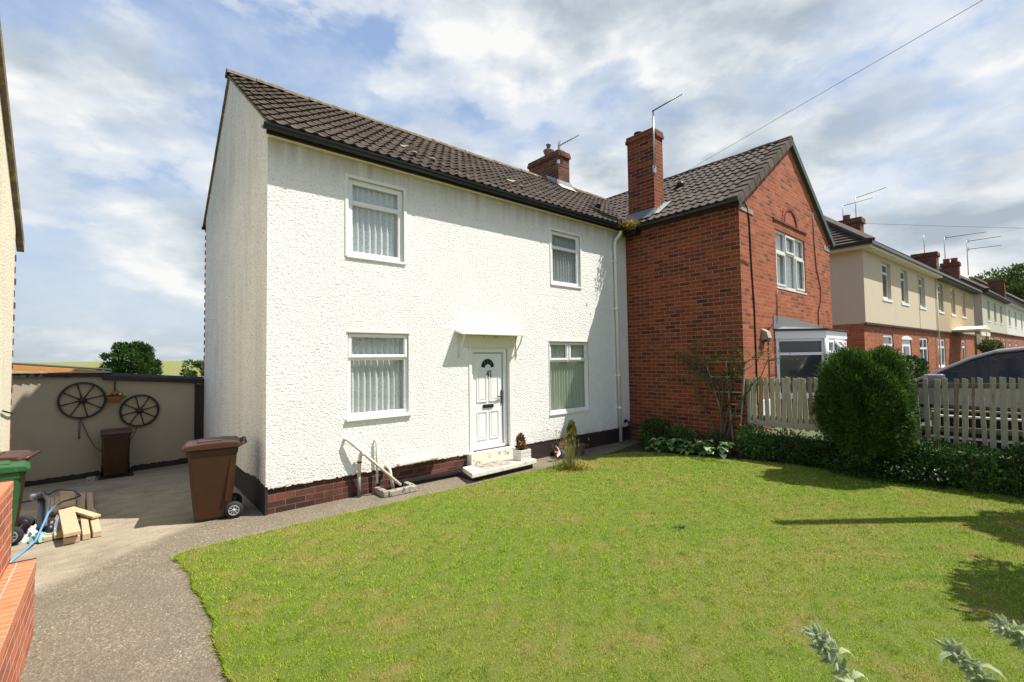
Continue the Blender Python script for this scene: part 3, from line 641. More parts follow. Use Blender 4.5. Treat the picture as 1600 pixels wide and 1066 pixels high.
# lawn blades
def inside(px, py, poly):
    c = np.zeros(len(px), bool); n = len(poly); j = n-1
    for i in range(n):
        xi, yi = poly[i]; xj, yj = poly[j]
        with np.errstate(divide='ignore', invalid='ignore'): k = ((yi > py) != (yj > py)) & (px < (xj-xi)*(py-yi)/(yj-yi+1e-12)+xi)
        c ^= k; j = i
    return c
FX, FY = math.sin(YAW), math.cos(YAW)
def blades(n, dmin, dmax, w, h0, h1, seed):
    g = np.random.default_rng(seed); px = g.uniform(-0.95, 7.5, n); py = g.uniform(-6.3, -0.6, n)
    dx, dy = px+1.41, py+6.23; dep = dx*FX+dy*FY; lat = (dx*FY-dy*FX)
    k = inside(px, py, LE) & (dep > dmin) & (dep < dmax) & (np.abs(lat) < dep*1.16+0.4); px, py = px[k], py[k]; m = len(px); cl = 0.5+0.25*np.sin(px*21+3*np.sin(py*13))+0.25*np.sin(py*26+3*np.sin(px*11+1))+0.3*np.sin(px*47+py*39)*np.sin(py*53-px*31)
    a = g.uniform(0, 2*np.pi, m); lean = g.uniform(0.1, 1.25, m); h = g.uniform(h0, h1, m)*(0.55+0.75*np.clip(cl, 0, 1.3)); b = a+g.uniform(-.6, .6, m)+1.57
    p = np.stack([px, py, np.full(m, 0.018)], 1); s = np.stack([np.cos(a), np.sin(a), np.zeros(m)], 1)*w*0.5
    tip = p + np.stack([np.cos(b)*lean*h, np.sin(b)*lean*h, h*(1.15-0.6*lean)], 1)
    return np.stack([p-s, p+s, tip], 1).reshape(-1, 3)
bl = np.concatenate([blades(950000, 1.2, 3.6, 0.0042, 0.011, 0.029, 1), blades(560000, 3.6, 6.2, 0.0070, 0.011, 0.029, 2), blades(330000, 6.2, 12.0, 0.011, 0.011, 0.030, 3)])
# ragged fringe along the cut edges
g = np.random.default_rng(9); fr = []
for i in range(2, 110):
    a, b = LE[i], LE[i+1]; L = math.hypot(b[0]-a[0], b[1]-a[1])
    for k in range(int(L*420)):
        t_ = g.uniform(); x, y = a[0]+(b[0]-a[0])*t_, a[1]+(b[1]-a[1])*t_; an = g.uniform(0, 6.28); ox, oy = (-1, 0) if i < 48 else (0, 1)
        h = g.uniform(0.02, 0.065); q = g.uniform(0.1, 1.0); x -= ox*g.uniform(0, .03); y -= oy*g.uniform(0, .03)
        sx, sy = math.cos(an)*0.0025, math.sin(an)*0.0025
        fr += [(x-sx, y-sy, 0.005), (x+sx, y+sy, 0.005), (x+(ox*q+g.normal(0, .4))*h, y+(oy*q+g.normal(0, .4))*h, 0.015+h*(1-.65*q))]
bl = np.concatenate([bl, np.array(fr)])
kind(tag(mesh_np('lawn_grass', bl, 3, 'grass_blades'), 'short mown lawn grass with yellow and brown patches', 'grass'), 'stuff')

# far field behind the yard wall, rising to its crest
mb = MB(); nx, ny = 36, 26; xs = np.linspace(-260, 240, nx); ys = 11+ (170-11)*np.linspace(0, 1, ny)**1.4; vs = []
for y in ys:
    q = (y-11)/159
    for x in xs: vs.append((x, y, -0.30 + 3.27*(1-(1-q)**1.6) - max(0, x)*0.010*q + 0.10*math.sin(x*0.05)*q))
mb.add(vs, [(j*nx+i, j*nx+i+1, (j+1)*nx+i+1, (j+1)*nx+i) for j in range(ny-1) for i in range(nx-1)], smooth=True)
kind(mb.build('crop_field', 'crop_field', recalc=False), 'structure')
# higher ground of the next garden, the street side
mb = MB(); mb.box(7.62, 140, -40, -2.4, -0.04, 0.40); kind(mb.build('neighbouring_garden_ground', 'ground_soil_grass'), 'structure')
mb = MB(); mb.box(8.2, 11.8, -12, -3.6, 0.401, 0.412); kind(mb.build('driveway', 'asphalt'), 'structure')

# ================================================================== WHITE HOUSE
HW, HD, HE, HR = 7.38, 5.08, 4.72, 6.60
WH = thing('white_house', 'white roughcast semi-detached house with brown tiled roof, front door 41 and low brick plinth', 'house', (HW/2, HD/2, 0))
holes = [(1.01, 1.84, 3.29, 4.37), (1.0, 1.915, 1.07, 2.23), (4.97, 5.80, 3.28, 4.32), (4.87, 6.0, 0.79, 2.16), (3.06, 3.86, 0.30, 2.04)]
PL = 0.315
mb = MB(); wall_grid(mb, 0, HW, PL, HE-0.02, holes, 0.0, 0.16); mb.poly([(0, 0, PL), (HW, 0, PL), (HW, 0.04, PL), (0, 0.04, PL)])
mb.build('front_wall', 'roughcast_white', WH, recalc=False)
mb = MB(); mb.poly([(0.0, 0, PL), (0, HD, PL), (0, HD, HE+.10), (0, HD/2, HR), (0, 0, HE+.10)]); mb.poly([(0, 0, PL), (0.04, 0, PL), (0.04, HD, PL), (0, HD, PL)])
mb.build('gable_wall', 'roughcast_gable', WH, recalc=False)
mb = MB(); mb.poly([(0, HD, -0.25), (14.7, HD, -0.25), (14.7, HD, HE), (0, HD, HE)])
for z in np.arange(-.1, 4.6, 0.155): mb.box(-0.012, 0.03, HD-0.012, HD+0.03, z, z+0.085)
mb.build('back_wall', 'brick_dark_red', WH, recalc=False)
mb = MB(); mb.box(0.025, HW, 0.025, 0.06, -0.05, PL+0.02); mb.box(0.025, 0.06, 0.06, HD, -0.25, PL+0.02); mb.build('plinth', 'brick_plinth', WH)
# ragged bottom drips of the roughcast
mb = MB(); g = random.Random(3)
x = 0.0
while x < HW-0.1:
    if 3.0 < x < 3.95 and mb.v: mb.build('roughcast_edge', 'roughcast_white', WH); mb = MB(); x = 3.951
    w = g.uniform(0.012, 0.045); h = g.uniform(0.0, 0.016)
    if not (3.0 < x < 3.95): mb.box(x, min(x+w, HW), 0.0, 0.03, PL-h, PL+0.001)
    x += w
mb.build('roughcast_edge', 'roughcast_white', WH)

# black bitumen band on the gable plinth and under the window at the far end
mb = MB(); y = 0.0
while y < HD:
    w = g.uniform(0.015, 0.05); mb.box(-0.006, 0.024, y, min(y+w, HD), -0.2, PL+0.01+0.04*math.sin(y*3.3)+g.uniform(-0.012, 0.02)); y += w
mb.build('bitumen_band', 'black_paint', WH)
mb = MB(); mb.box(4.2, HW, 0.006, 0.0245, -0.03, 0.27)
mb.box(1.72, 3.0, 0.004, 0.0245, 0.0, 0.10); mb.build('bitumen_strip', 'black_paint', WH)
mb = MB(); mb.bar((1.62, -0.035, 0.10), (2.95, -0.035, 0.06), 0.05, 0.04); mb.build('low_pipe', 'black_iron', WH)
mb = MB(); mb.prism([(1.72, 0.330), (2.40, 0.350), (2.40, 0.375), (1.72, 0.36)], -0.075, 0.0); mb.build('drip_ledge', 'cream_paint', WH)
# windows and their plain painted surrounds
def surround(x0, x1, z0, z1, w):
    mb = MB(); mb.box(x0-w, x0, -0.012, 0.02, z0-0.02, z1+w); mb.box(x1, x1+w, -0.012, 0.02, z0-0.02, z1+w); mb.box(x0, x1, -0.012, 0.02, z1, z1+w); return mb.build('window_surround', 'painted_smooth', WH, bevel=0.008)
surround(1.01, 1.84, 3.29, 4.37, 0.05); surround(4.97, 5.80, 3.28, 4.32, 0.045); surround(4.87, 6.0, 0.79, 2.16, 0.02)
window(WH, ID, 1.01, 1.84, 3.29, 4.37, 0.03, 0.30, sash=(), cur='net_lace', folds=9, seed=1, fw=0.07, sill=0.05)
window(WH, ID, 1.00, 1.915, 1.07, 2.23, 0.035, 0.31, sash=((1.015, 1.90, 1.885, 2.215),), cur='net_hem', folds=10, seed=2, sill=0.07, sillh=0.045)
window(WH, ID, 4.97, 5.80, 3.28, 4.32, 0.03, 0.30, cur='net_plain', folds=10, seed=3, fw=0.065, sill=0.05)
window(WH, ID, 4.87, 6.00, 0.79, 2.16, 0.04, 0.27, mull=((5.435, 1.79, None),), sash=((4.89, 5.42, 1.80, 2.145), (5.45, 5.985, 1.80, 2.145)), cur='blind_green', folds=15, seed=4, sill=0.06, fw=0.05)
mb = MB(); mb.box(4.86, 6.02, -0.018, 0.035, 2.165, 2.185); mb.build('window_head', 'cream_paint', WH)
mb = MB(); mb.box(0.99, 1.93, -0.014, 0.03, 2.232, 2.25); mb.build('window_head', 'cream_paint', WH)
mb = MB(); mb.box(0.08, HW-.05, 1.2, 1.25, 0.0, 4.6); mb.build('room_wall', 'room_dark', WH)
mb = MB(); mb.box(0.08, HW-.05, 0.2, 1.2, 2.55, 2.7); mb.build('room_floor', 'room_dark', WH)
# front door
mb = MB(); mb.box(3.06, 3.12, 0.05, 0.13, 0.32, 2.02); mb.box(3.78, 3.84, 0.05, 0.13, 0.32, 2.02); mb.box(3.12, 3.78, 0.05, 0.13, 1.96, 2.02); mb.box(3.12, 3.78, 0.05, 0.13, 0.32, 0.37)
mb.box(3.04, 3.86, 0.03, 0.12, 2.02, 2.045)
dr = mb.build('front_door', 'door_white', WH, bevel=0.006)
mb = MB(); mb.box(3.125, 3.775, 0.085, 0.125, 0.375, 1.955)
def panel(a, b, c, d, e=0.018):
    for (p_, q_, r_, s_) in ((a, b, c, c+e), (a, b, d-e, d), (a, a+e, c+e, d-e), (b-e, b, c+e, d-e)): mb.box(p_, q_, 0.073, 0.085, r_, s_)
    mb.box(a+e+0.025, b-e-0.025, 0.078, 0.085, c+e+0.025, d-e-0.025)
for a in (3.215, 3.475): panel(a, a+0.21, 1.12, 1.60); panel(a, a+0.21, 0.49, 0.965)
mb.box(3.25, 3.65, 0.070, 0.085, 1.660, 1.685)   # bar under the fanlight
for k in range(14):
    a1, a2 = math.pi*k/14, math.pi*(k+1)/14
    for (r0, r1, y_) in ((0.155, 0.178, 0.068),):
        p_ = [(3.45+r0*math.cos(a1), 1.70+r0*math.sin(a1)), (3.45+r1*math.cos(a1), 1.70+r1*math.sin(a1)), (3.45+r1*math.cos(a2), 1.70+r1*math.sin(a2)), (3.45+r0*math.cos(a2), 1.70+r0*math.sin(a2))]
        mb.prism(p_, y_, 0.086)
    if 1 <= k < 13:
        p_ = [(3.45+0.045*math.cos(a1), 1.685+0.045*math.sin(a1)), (3.45+0.065*math.cos(a1), 1.685+0.065*math.sin(a1)), (3.45+0.065*math.cos(a2), 1.685+0.065*math.sin(a2)), (3.45+0.045*math.cos(a2), 1.685+0.045*math.sin(a2))]
        mb.prism(p_, 0.070, 0.086)
mb.build('door_leaf', 'door_white', dr)
mb = MB(); pts = [(3.45+0.135*math.cos(math.pi*k/16), 1.71+0.135*math.sin(math.pi*k/16)) for k in range(17)] + [(3.45+0.06*math.cos(math.pi*(16-k)/16), 1.695+0.06*math.sin(math.pi*(16-k)/16)) for k in range(17)]
for k in range(16): mb.poly([(pts[k][0], 0.080, pts[k][1]), (pts[k+1][0], 0.080, pts[k+1][1]), (pts[32-k][0], 0.080, pts[32-k][1]), (pts[33-k][0], 0.080, pts[33-k][1])])
mb.build('fanlight', 'glass_dark', dr, recalc=False)
mb = MB(); mb.tube([(3.45, 0.078, 1.755), (3.45, 0.078, 1.845)], 0.004, 5); mb.tube([(3.405, 0.078, 1.745), (3.37, 0.078, 1.805)], 0.004, 5); mb.tube([(3.495, 0.078, 1.745), (3.53, 0.078, 1.805)], 0.004, 5); mb.build('fanlight_leading', 'lead', dr)
mb = MB(); mb.box(3.34, 3.56, 0.066, 0.085, 1.015, 1.075); mb.box(3.36, 3.54, 0.062, 0.068, 1.03, 1.06); mb.build('letter_flap', 'black_plastic', dr, bevel=0.004)
mb = MB(); mb.box(3.732, 3.758, 0.068, 0.086, 1.06, 1.30); mb.bar((3.745, 0.05, 1.20), (3.635, 0.05, 1.19), 0.018, 0.018); mb.bar((3.745, 0.085, 1.20), (3.745, 0.045, 1.20), 0.02, 0.02); mb.build('door_handle', 'dark_metal', dr, bevel=0.003)
mb = MB(); mb.box(3.765, 3.770, 0.0805, 0.086, 0.40, 1.94); mb.box(3.13, 3.765, 0.0805, 0.086, 1.937, 1.942); mb.build('door_gasket', 'black_plastic', dr)
def strokes(parent, segs, r, name, mat, M=None):
    mb = MB(M)
    for a, b in segs: mb.bar((a[0], 0, a[1]), (b[0], 0, b[1]), r, 0.008, up=(0, 1, 0))
    return mb.build(name, mat, parent)
M41 = Matrix.Translation((3.415, 0.076, 1.545))
strokes(dr, [((0.045, 0), (0.045, 0.10)), ((0.045, 0.10), (0.0, 0.032)), ((-0.004, 0.032), (0.062, 0.032))], 0.012, 'house_number_digit', 'black_plastic', M41)
strokes(dr, [((0.095, 0), (0.095, 0.10)), ((0.095, 0.10), (0.078, 0.085)), ((0.080, 0.0), (0.110, 0.0))], 0.012, 'house_number_digit', 'black_plastic', M41)
# rendered header, threshold, canopy
mb = MB(); mb.box(2.92, 3.96, -0.022, 0.03, 2.045, 2.235); mb.box(2.96, 3.92, -0.030, -0.022, 2.09, 2.10); mb.build('door_header', 'cream_paint', WH)
mb = MB(); mb.box(2.96, 3.90, -0.10, 0.14, 0.10, 0.318); mb.build('threshold', 'step_paint', WH, bevel=0.012)
mb = MB(); mb.box(3.0, 3.055, -0.012, 0.05, 0.31, 2.04); mb.box(3.862, 3.92, -0.012, 0.05, 0.31, 2.04); mb.build('door_surround', 'painted_smooth', WH)
mb = MB(); mb.prism([(-0.20, 2.235), (0.0, 2.285), (0.0, 2.325), (-0.20, 2.262)], 2.73, 4.09, 'x'); cn = mb.build('door_canopy', 'cream_paint', WH, bevel=0.006)
for x in (2.80, 4.02):
    mb = MB(); mb.tube([(x, -0.18, 2.24), (x, -0.13, 2.12), (x, -0.05, 2.01), (x, -0.01, 1.97)], 0.011, 8); mb.tube([(x, -0.012, 2.24), (x, -0.012, 1.86)], 0.010, 6); mb.build('bracket', 'cream_paint', cn)
# roof
ev = -0.20; sl = Vector((0, 2.74, HR+0.06-HE)).normalized(); slen = math.hypot(2.74, HR+0.06-HE)
sv = (HR+0.06-HE)/2.74; swv = 0.6875
vn = Vector((1, -1/0.9656, 0)).normalized()   # valley plane: clear where x-7.18 > (y+.2)/.9656
rf = tile_roof('roof', 'tile_brown', WH, (-0.03, ev, HE), (1, 0, 0), tuple(sl), 10.4, slen, clips=[((7.18, -0.2, 0), tuple(vn))])
tile_roof('back_roof_slope', 'tile_brown', WH, (-0.03, HD+0.2, HE), (1, 0, 0), tuple(Vector((0, -2.74, HR+0.06-HE)).normalized()), 10.2, slen, sub=2)
mb = MB(); zz_ = lambda y: HE+(y-ev)*sv
mb.add([(-0.035, ev, zz_(ev)-0.03), (-0.035, ev, zz_(ev)+0.0), (-0.035, HD/2, HR+0.04), (-0.035, HD/2, HR-0.0), (0.04, ev, zz_(ev)-0.03), (0.04, ev, zz_(ev)+0.0), (0.04, HD/2, HR+0.04), (0.04, HD/2, HR-0.0)],
       [(0, 1, 2, 3), (4, 7, 6, 5), (0, 4, 5, 1), (1, 5, 6, 2), (2, 6, 7, 3), (3, 7, 4, 0)])
mb.add([(-0.035, HD-ev, zz_(ev)-0.03), (-0.035, HD-ev, zz_(ev)+0.0), (-0.035, HD/2, HR+0.04), (-0.035, HD/2, HR-0.0), (0.04, HD-ev, zz_(ev)-0.03), (0.04, HD-ev, zz_(ev)+0.0), (0.04, HD/2, HR+0.04), (0.04, HD/2, HR-0.0)],
       [(0, 1, 2, 3), (4, 7, 6, 5), (0, 4, 5, 1), (1, 5, 6, 2), (2, 6, 7, 3), (3, 7, 4, 0)])
mb.build('verge', 'ridge_mortar', WH)
def ridge(parent, a, b, r, mat='ridge_mortar', name='ridge_tiles', seg=0.42):
    a, b = Vector(a), Vector(b); d = (b-a); L = d.length; d.normalize(); s = d.cross(Vector((0, 0, 1))).normalized(); up = s.cross(d); n = int(L/seg); mb = MB(); g = random.Random(2)
    for i in range(n):
        p = a+d*(L*i/n); q = a+d*(L*(i+1)/n+0.012); rr = r*(1+0.06*(i % 2)); vs = []; dz = g.uniform(-.006, .006)
        for c, k in ((p, 1.0), (q, 0.94)):
            for j in range(7):
                an = math.pi*j/6; vs.append(c + s*math.cos(an)*rr*k + up*(math.sin(an)*rr*0.85*k-0.02+dz))
        mb.add(vs, [(j, j+1, j+8, j+7) for j in range(6)] + [tuple(range(7)), tuple(range(13, 6, -1))])
    return mb.build(name, mat, parent)
ridge(WH, (-0.06, HD/2, HR+0.045), (9.9, HD/2, HR+0.045), 0.115)
mb = MB(); mb.box(-0.04, HW-0.2, -0.125, -0.10, HE-0.10, HE-0.005); mb.build('fascia', 'black_paint', WH)
mb = MB(); mb.box(0.0, HW, -0.10, 0.0, HE-0.085, HE-0.07); mb.build('soffit', 'cream_paint', WH)
gutter(WH, ID, -0.10, HW-0.14, -0.19, HE-0.02, 0.062)
gutter(WH, Matrix.Translation((0, 0, 0)), -0.05, 2.5, HD+0.19, HE-0.02, 0.06, name='back_gutter')
# downpipe, swan neck below the gutter
mb = MB(); mb.tube([(6.95, -0.19, 4.60), (6.95, -0.17, 4.54), (6.90, -0.07, 4.40), (6.90, -0.06, 4.30), (6.95, -0.06, 0.02)], 0.036, 12); dp = mb.build('downpipe', 'pipe_white', WH)
for z in (3.95, 2.9, 1.45, 0.75):
    mb = MB(); xx = 6.90+0.05*(4.30-z)/4.28; mb.lathe([(0.042, -0.03), (0.042, 0.03)], (xx, -0.06, z), 12); mb.box(xx-0.055, xx+0.055, -0.025, 0.0, z-0.02, z+0.02); mb.build('pipe_clip', 'pipe_white', dp)
# raised vent tiles bedded in mortar, small black vents
slope_n = Vector((0, -(HR+0.06-HE), 2.74)).normalized()
def on_main(x, y, h=0.0): return Vector((x, y, HE+(y-ev)*sv)) + slope_n*h
def roof_vent(x, y, w, l, h, mat, name='roof_vent'):
    mb = MB(); c = on_main(x, y, 0.03); a = Vector((1, 0, 0)); vs = []
    for t_, hh in ((-l/2, h), (l/2, 0.01)):
        for s_ in (-w/2, -w/4, w/4, w/2): vs.append(c + a*s_ + sl*t_ + slope_n*(hh if abs(s_) < w/3 else hh*0.35))
    for s_ in (-w/2, w/2): vs.append(c + a*s_ - sl*l/2 - slope_n*0.03)
    mb.add(vs, [(0, 1, 5, 4), (1, 2, 6, 5), (2, 3, 7, 6), (0, 8, 9, 3, 2, 1)]); return mb.build(name, mat, WH, recalc=False)
roof_vent(2.33, 0.74, 0.30, 0.24, 0.075, 'cement_flaunch'); roof_vent(4.62, 0.66, 0.30, 0.24, 0.07, 'cement_flaunch')
roof_vent(7.36, 0.86, 0.20, 0.2, 0.10, 'gutter_black')
for (x, y) in ((2.25, 0.45), (2.55, 0.38), (4.55, 0.42)):
    mb = MB(); c = on_main(x, y, 0.045); mb.lathe([(0.07, -0.012), (0.05, 0.01), (0.01, 0.016)], tuple(c), 7); mb.build('mortar_dab', 'cement_flaunch', WH)
# chimney on the ridge
cy0 = 2.15; ch = chimney(WH, 7.50, 7.93, cy0, 3.30, 5.9, 7.40, pots=((7.72, 2.72, 0.12, 0.16, 'pot_clay'),))
mb = MB(); mb.lathe([(0.13, 0.0), (0.15, 0.03), (0.15, 0.06), (0.08, 0.09)], (7.72, 2.72, 7.58), 14); mb.lathe([(0.055, 0), (0.055, 0.14), (0.07, 0.14), (0.07, 0.17), (0.0, 0.18)], (7.72, 2.72, 7.64), 12); mb.build('chimney_cowl', 'lead', ch)
mb = MB(); mb.box(7.47, 7.50, cy0-0.03, 3.0, zz_(cy0)-0.06, zz_(cy0)+0.14)
mb.prism([(cy0-0.02, zz_(cy0)+0.02), (cy0+0.42, zz_(cy0+.40)+0.02), (cy0+0.42, zz_(cy0+.40)+0.16), (cy0-.02, zz_(cy0)+0.20)], 7.478, 7.50, 'x')
mb.add([tuple(on_main(7.42, cy0-0.16, 0.055)), tuple(on_main(8.02, cy0-0.16, 0.055)), (8.0, cy0-0.012, zz_(cy0)+0.09), (7.44, cy0-0.012, zz_(cy0)+0.09), (8.0, cy0-0.012, zz_(cy0)+0.20), (7.44, cy0-0.012, zz_(cy0)+0.20)], [(0, 1, 2, 3), (3, 2, 4, 5)])
mb.build('flashing', 'lead_bright', WH, recalc=False)

# ================================================================== BRICK HOUSE (wing to the front)
WX, WG, WP = 7.38, 12.74, -2.52
BH = thing('brick_house', 'red brick semi-detached house with projecting gable, arched brick recess and bay window', 'house', (10, 0, 0))
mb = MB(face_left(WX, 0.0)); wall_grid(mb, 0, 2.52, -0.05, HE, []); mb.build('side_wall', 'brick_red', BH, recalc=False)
gw = (9.11, 10.87, 3.27, 4.50)
mb = MB(); AX, AZ = 10.06, 6.62
wall_grid(mb, WX, WG, -0.05, HE, [gw], WP, 0.10)
# triangle with the recessed arch left as a shape in front of it
mb.poly([(WX, WP, HE), (WG, WP, HE), (AX, WP, AZ)])
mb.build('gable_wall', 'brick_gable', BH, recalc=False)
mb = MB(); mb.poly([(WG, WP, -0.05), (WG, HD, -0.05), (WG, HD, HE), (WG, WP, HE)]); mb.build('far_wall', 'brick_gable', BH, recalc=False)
# arch over the window: curved brick ring, dark string course
mb = MB(); ax, az, r0, r1 = 10.0, 4.70, 0.40, 0.50
for k in range(18):
    a1, a2 = math.pi*k/18+0.012, math.pi*(k+1)/18-0.012
    mb.prism([(ax+r*math.cos(a), az+1.0*r*math.sin(a)) for r, a in ((r0, a1), (r1, a1), (r1, a2), (r0, a2))], WP-0.012, WP+0.02)
mb.build('arch_ring', 'brick_gable', BH)
mb = MB()
for k in range(18):
    a1, a2 = math.pi*k/18, math.pi*(k+1)/18
    mb.prism([(ax+r*math.cos(a), az+1.0*r*math.sin(a)) for r, a in ((r0-0.05, a1), (r0, a1), (r0, a2), (r0-0.05, a2))], WP-0.020, WP+0.01)
mb.bar((9.0, WP-0.012, 4.70), (11.0, WP-0.012, 4.70), 0.03, 0.045); mb.build('string_course', 'brick_dark_red', BH)
mb = MB(); x = 9.06
while x < 10.95: mb.box(x, x+0.068, WP-0.004, WP+0.02, 4.505, 4.675); x += 0.078
mb.build('window_arch', 'brick_gable', BH)
g3 = (9.11+1.76/3, 9.11+3.52/3)
w = window(BH, ID, *gw, y=WP+0.03, transom=0.36, mull=((g3[0], None, None), (g3[1], None, None)), sash=((9.14, g3[0]-.015, 3.31, 4.03), (g3[0]+.015, g3[1]-.015, 4.07, 4.47), (g3[1]+.015, 10.84, 3.31, 4.03)), fw=0.05, sill=0.04, cur='net_plain', folds=16, seed=8, mat='upvc_grubby')
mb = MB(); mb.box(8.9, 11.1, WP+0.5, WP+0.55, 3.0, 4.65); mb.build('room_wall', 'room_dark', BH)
# kneeler stones at the foot of the gable
mb = MB(); mb.prism([(WX+0.0, 4.57), (WX+0.62, 4.57), (WX+0.62, 4.64), (WX+0.30, 4.70), (WX+0.0, 4.66)], WP-0.015, WP+0.02); mb.build('kneeler_stone', 'concrete_mat', BH); mb = MB(); mb.box(WG-0.45, WG, WP-0.012, WP+0.02, 4.50, 4.62); mb.build('kneeler_stone', 'concrete_mat', BH)
# roof
wl = Vector((2.88, 0, HR+0.10-HE)); wlen = wl.length; wl.normalize()
tile_roof('roof', 'tile_grey', BH, (7.18, WP-0.07, HE), (0, 1, 0), tuple(wl), 8.0, wlen, clips=[((7.18, -0.2, 0), tuple(-vn))])
tile_roof('far_roof_slope', 'tile_grey', BH, (12.94, WP-0.07, HE), (0, 1, 0), (-wl.x, 0, wl.z), 7.9, wlen, sub=3)
ridge(BH, (AX, WP-0.08, HR+0.085), (AX, 2.6, HR+0.085), 0.10, 'tile_grey')
# cloaked verge: stepped tile ends
wn_ = Vector((-wl.z, 0, wl.x))
mb = MB()
for k in range(12):
    t0, t1 = k*0.30-0.02, min((k+1)*0.30, wlen)
    if t0 >= wlen: break
    base = Vector((7.18, 0, HE)); p0, p1 = base+wl*t0, base+wl*t1
    for (ya, yb, lo) in ((WP-0.085, WP-0.065, -0.13), (WP-0.065, WP+0.12, 0.0)):
        q = [(p0+wn_*0.050), (p1+wn_*0.022), (p1+wn_*lo), (p0+wn_*(lo-0.02 if lo else 0.0))]
        mb.prism([(v.x, v.z) for v in q], ya, yb)
mb.build('verge_tiles', 'tile_grey', BH)
mb = MB(); base = Vector((12.94, 0, HE)); wr = Vector((-wl.x, 0, wl.z)); wrn = Vector((wl.z, 0, wl.x))
q = [base+wrn*0.04, base+wr*wlen+wrn*0.04, base+wr*wlen-wrn*0.10, base-wrn*0.10]; mb.prism([(v.x, v.z) for v in q], WP-0.08, WP-0.0); mb.build('bargeboard', 'verge_green', BH)
mb = MB(face_left(0, 0)); 
mb = MB(); mb.box(7.255, 7.28, WP-0.03, -0.20, HE-0.10, HE-0.01); mb.build('fascia', 'black_paint', BH)
mb = MB(); mb.box(7.28, WX, WP-0.0, -0.1, HE-0.085, HE-0.07); mb.build('soffit', 'black_paint', BH)
gutter(BH, face_left(0, 0), 0.14, 2.62, 7.19, HE-0.02, 0.062)
mb = MB(); mb.box(7.14, 7.36, -0.42, -0.10, HE-0.20, HE-0.04); mb.build('gutter_joint', 'gutter_black', BH, bevel=0.02)
# valley gutter with lead, moss in the corner
mb = MB(); a = Vector((7.20, -0.18, HE+0.05)); b = Vector((10.02, 2.52, HR+0.09)); mb.bar(a, b, 0.10, 0.012); mb.build('valley_lead', 'black_paint', BH)
# tall chimney rising at the eave
c2 = chimney(BH, 7.49, 7.87, -0.70, -0.03, 4.70, 6.87, 'brick_red', pots=((7.68, -0.22, 0.10, 0.08, 'black_iron'),), corbel=0.03)
mb = MB()
for k in range(4): z = 4.97+k*0.075+0.02; mb.box(7.60+k*0.08, 7.69+k*0.08, -0.712, -0.70, z-0.06+0.03, z+0.10)
mb.prism([(7.36, 4.90), (7.49, 4.99), (7.49, 5.10), (7.36, 4.94)], -0.73, 0.0); mb.add([(7.27, -0.74, 4.85), (7.27, 0.0, 4.85), (7.488, 0.0, 5.06), (7.488, -0.74, 5.06)], [(0, 1, 2, 3)])
mb.build('flashing', 'lead', BH, recalc=False)
mb = MB()
for k in range(6): x = 7.50+k*0.065; z = HE+(x-7.18)*(HR+.10-HE)/2.88; mb.prism([(x-.01, z+.03), (x+.075, z+.07), (x+.06, z+.155)], -0.722, -0.702)
mb.add([(7.42, -0.84, 4.93), (7.93, -0.84, 5.285), (7.93, -0.712, 5.30), (7.42, -0.712, 4.95)], [(0, 1, 2, 3)]); mb.build('stepped_flashing', 'lead_bright', BH, recalc=False)
mb = MB(); wv = lambda x: HE+(x-7.18)*(HR+.10-HE)/2.88
c = Vector((8.92, -0.52, wv(8.92)+0.05)); mb.lathe([(0.10, -0.05), (0.10, 0.05), (0.06, 0.09)], tuple(c), 10); mb.build('roof_vent', 'gutter_black', BH)
# fixtures of the gable front
def cable(pts, name='cable', r=0.010, mat='black_plastic', par=None):
    mb = MB(); mb.tube(pts, r, 6); return mb.build(name, mat, par if par is not None else BH)
yy = WP-0.014
cable([(7.30, yy-0.05, 4.70), (7.50, yy-0.03, 4.74), (7.72, yy, 4.66), (7.80, yy, 4.45), (7.83, yy, 3.6), (7.90, yy, 2.7), (7.90, yy, 1.4), (7.88, yy, 0.9)], r=0.013)
cable([(7.40, yy, 3.62), (7.76, yy, 3.58)], r=0.009)
cable([(11.50, yy, 5.30), (11.52, yy, 4.6), (11.60, yy, 4.0), (11.88, yy, 3.45), (11.80, yy, 3.1), (11.62, yy, 2.9), (11.62, yy, 2.5)], r=0.010)
cable([(9.05, yy, 3.2), (9.02, yy, 2.75), (8.98, yy, 2.5)], r=0.009)
cable([(8.75, yy, 2.45), (8.55, yy, 2.40), (8.50, yy, 2.0), (8.52, yy, 1.0)], r=0.009)
mb = MB(); mb.prism([(-0.0, 2.36), (-0.10, 2.30), (-0.13, 2.18), (-0.11, 2.16), (-0.0, 2.12)], 8.20, 8.38, 'x')
for v in mb.v: v.y += WP
vh = mb.build('vent_hood', 'cement_flaunch', BH)
mb = MB(); mb.box(8.215, 8.365, WP-0.10, WP-0.01, 2.10, 2.17); mb.build('vent_opening', 'black_plastic', vh)
mb = MB(); mb.box(7.98, 8.40, WP-0.06, WP-0.005, 0.66, 0.98); mb.build('meter_box', 'upvc', BH, bevel=0.01)
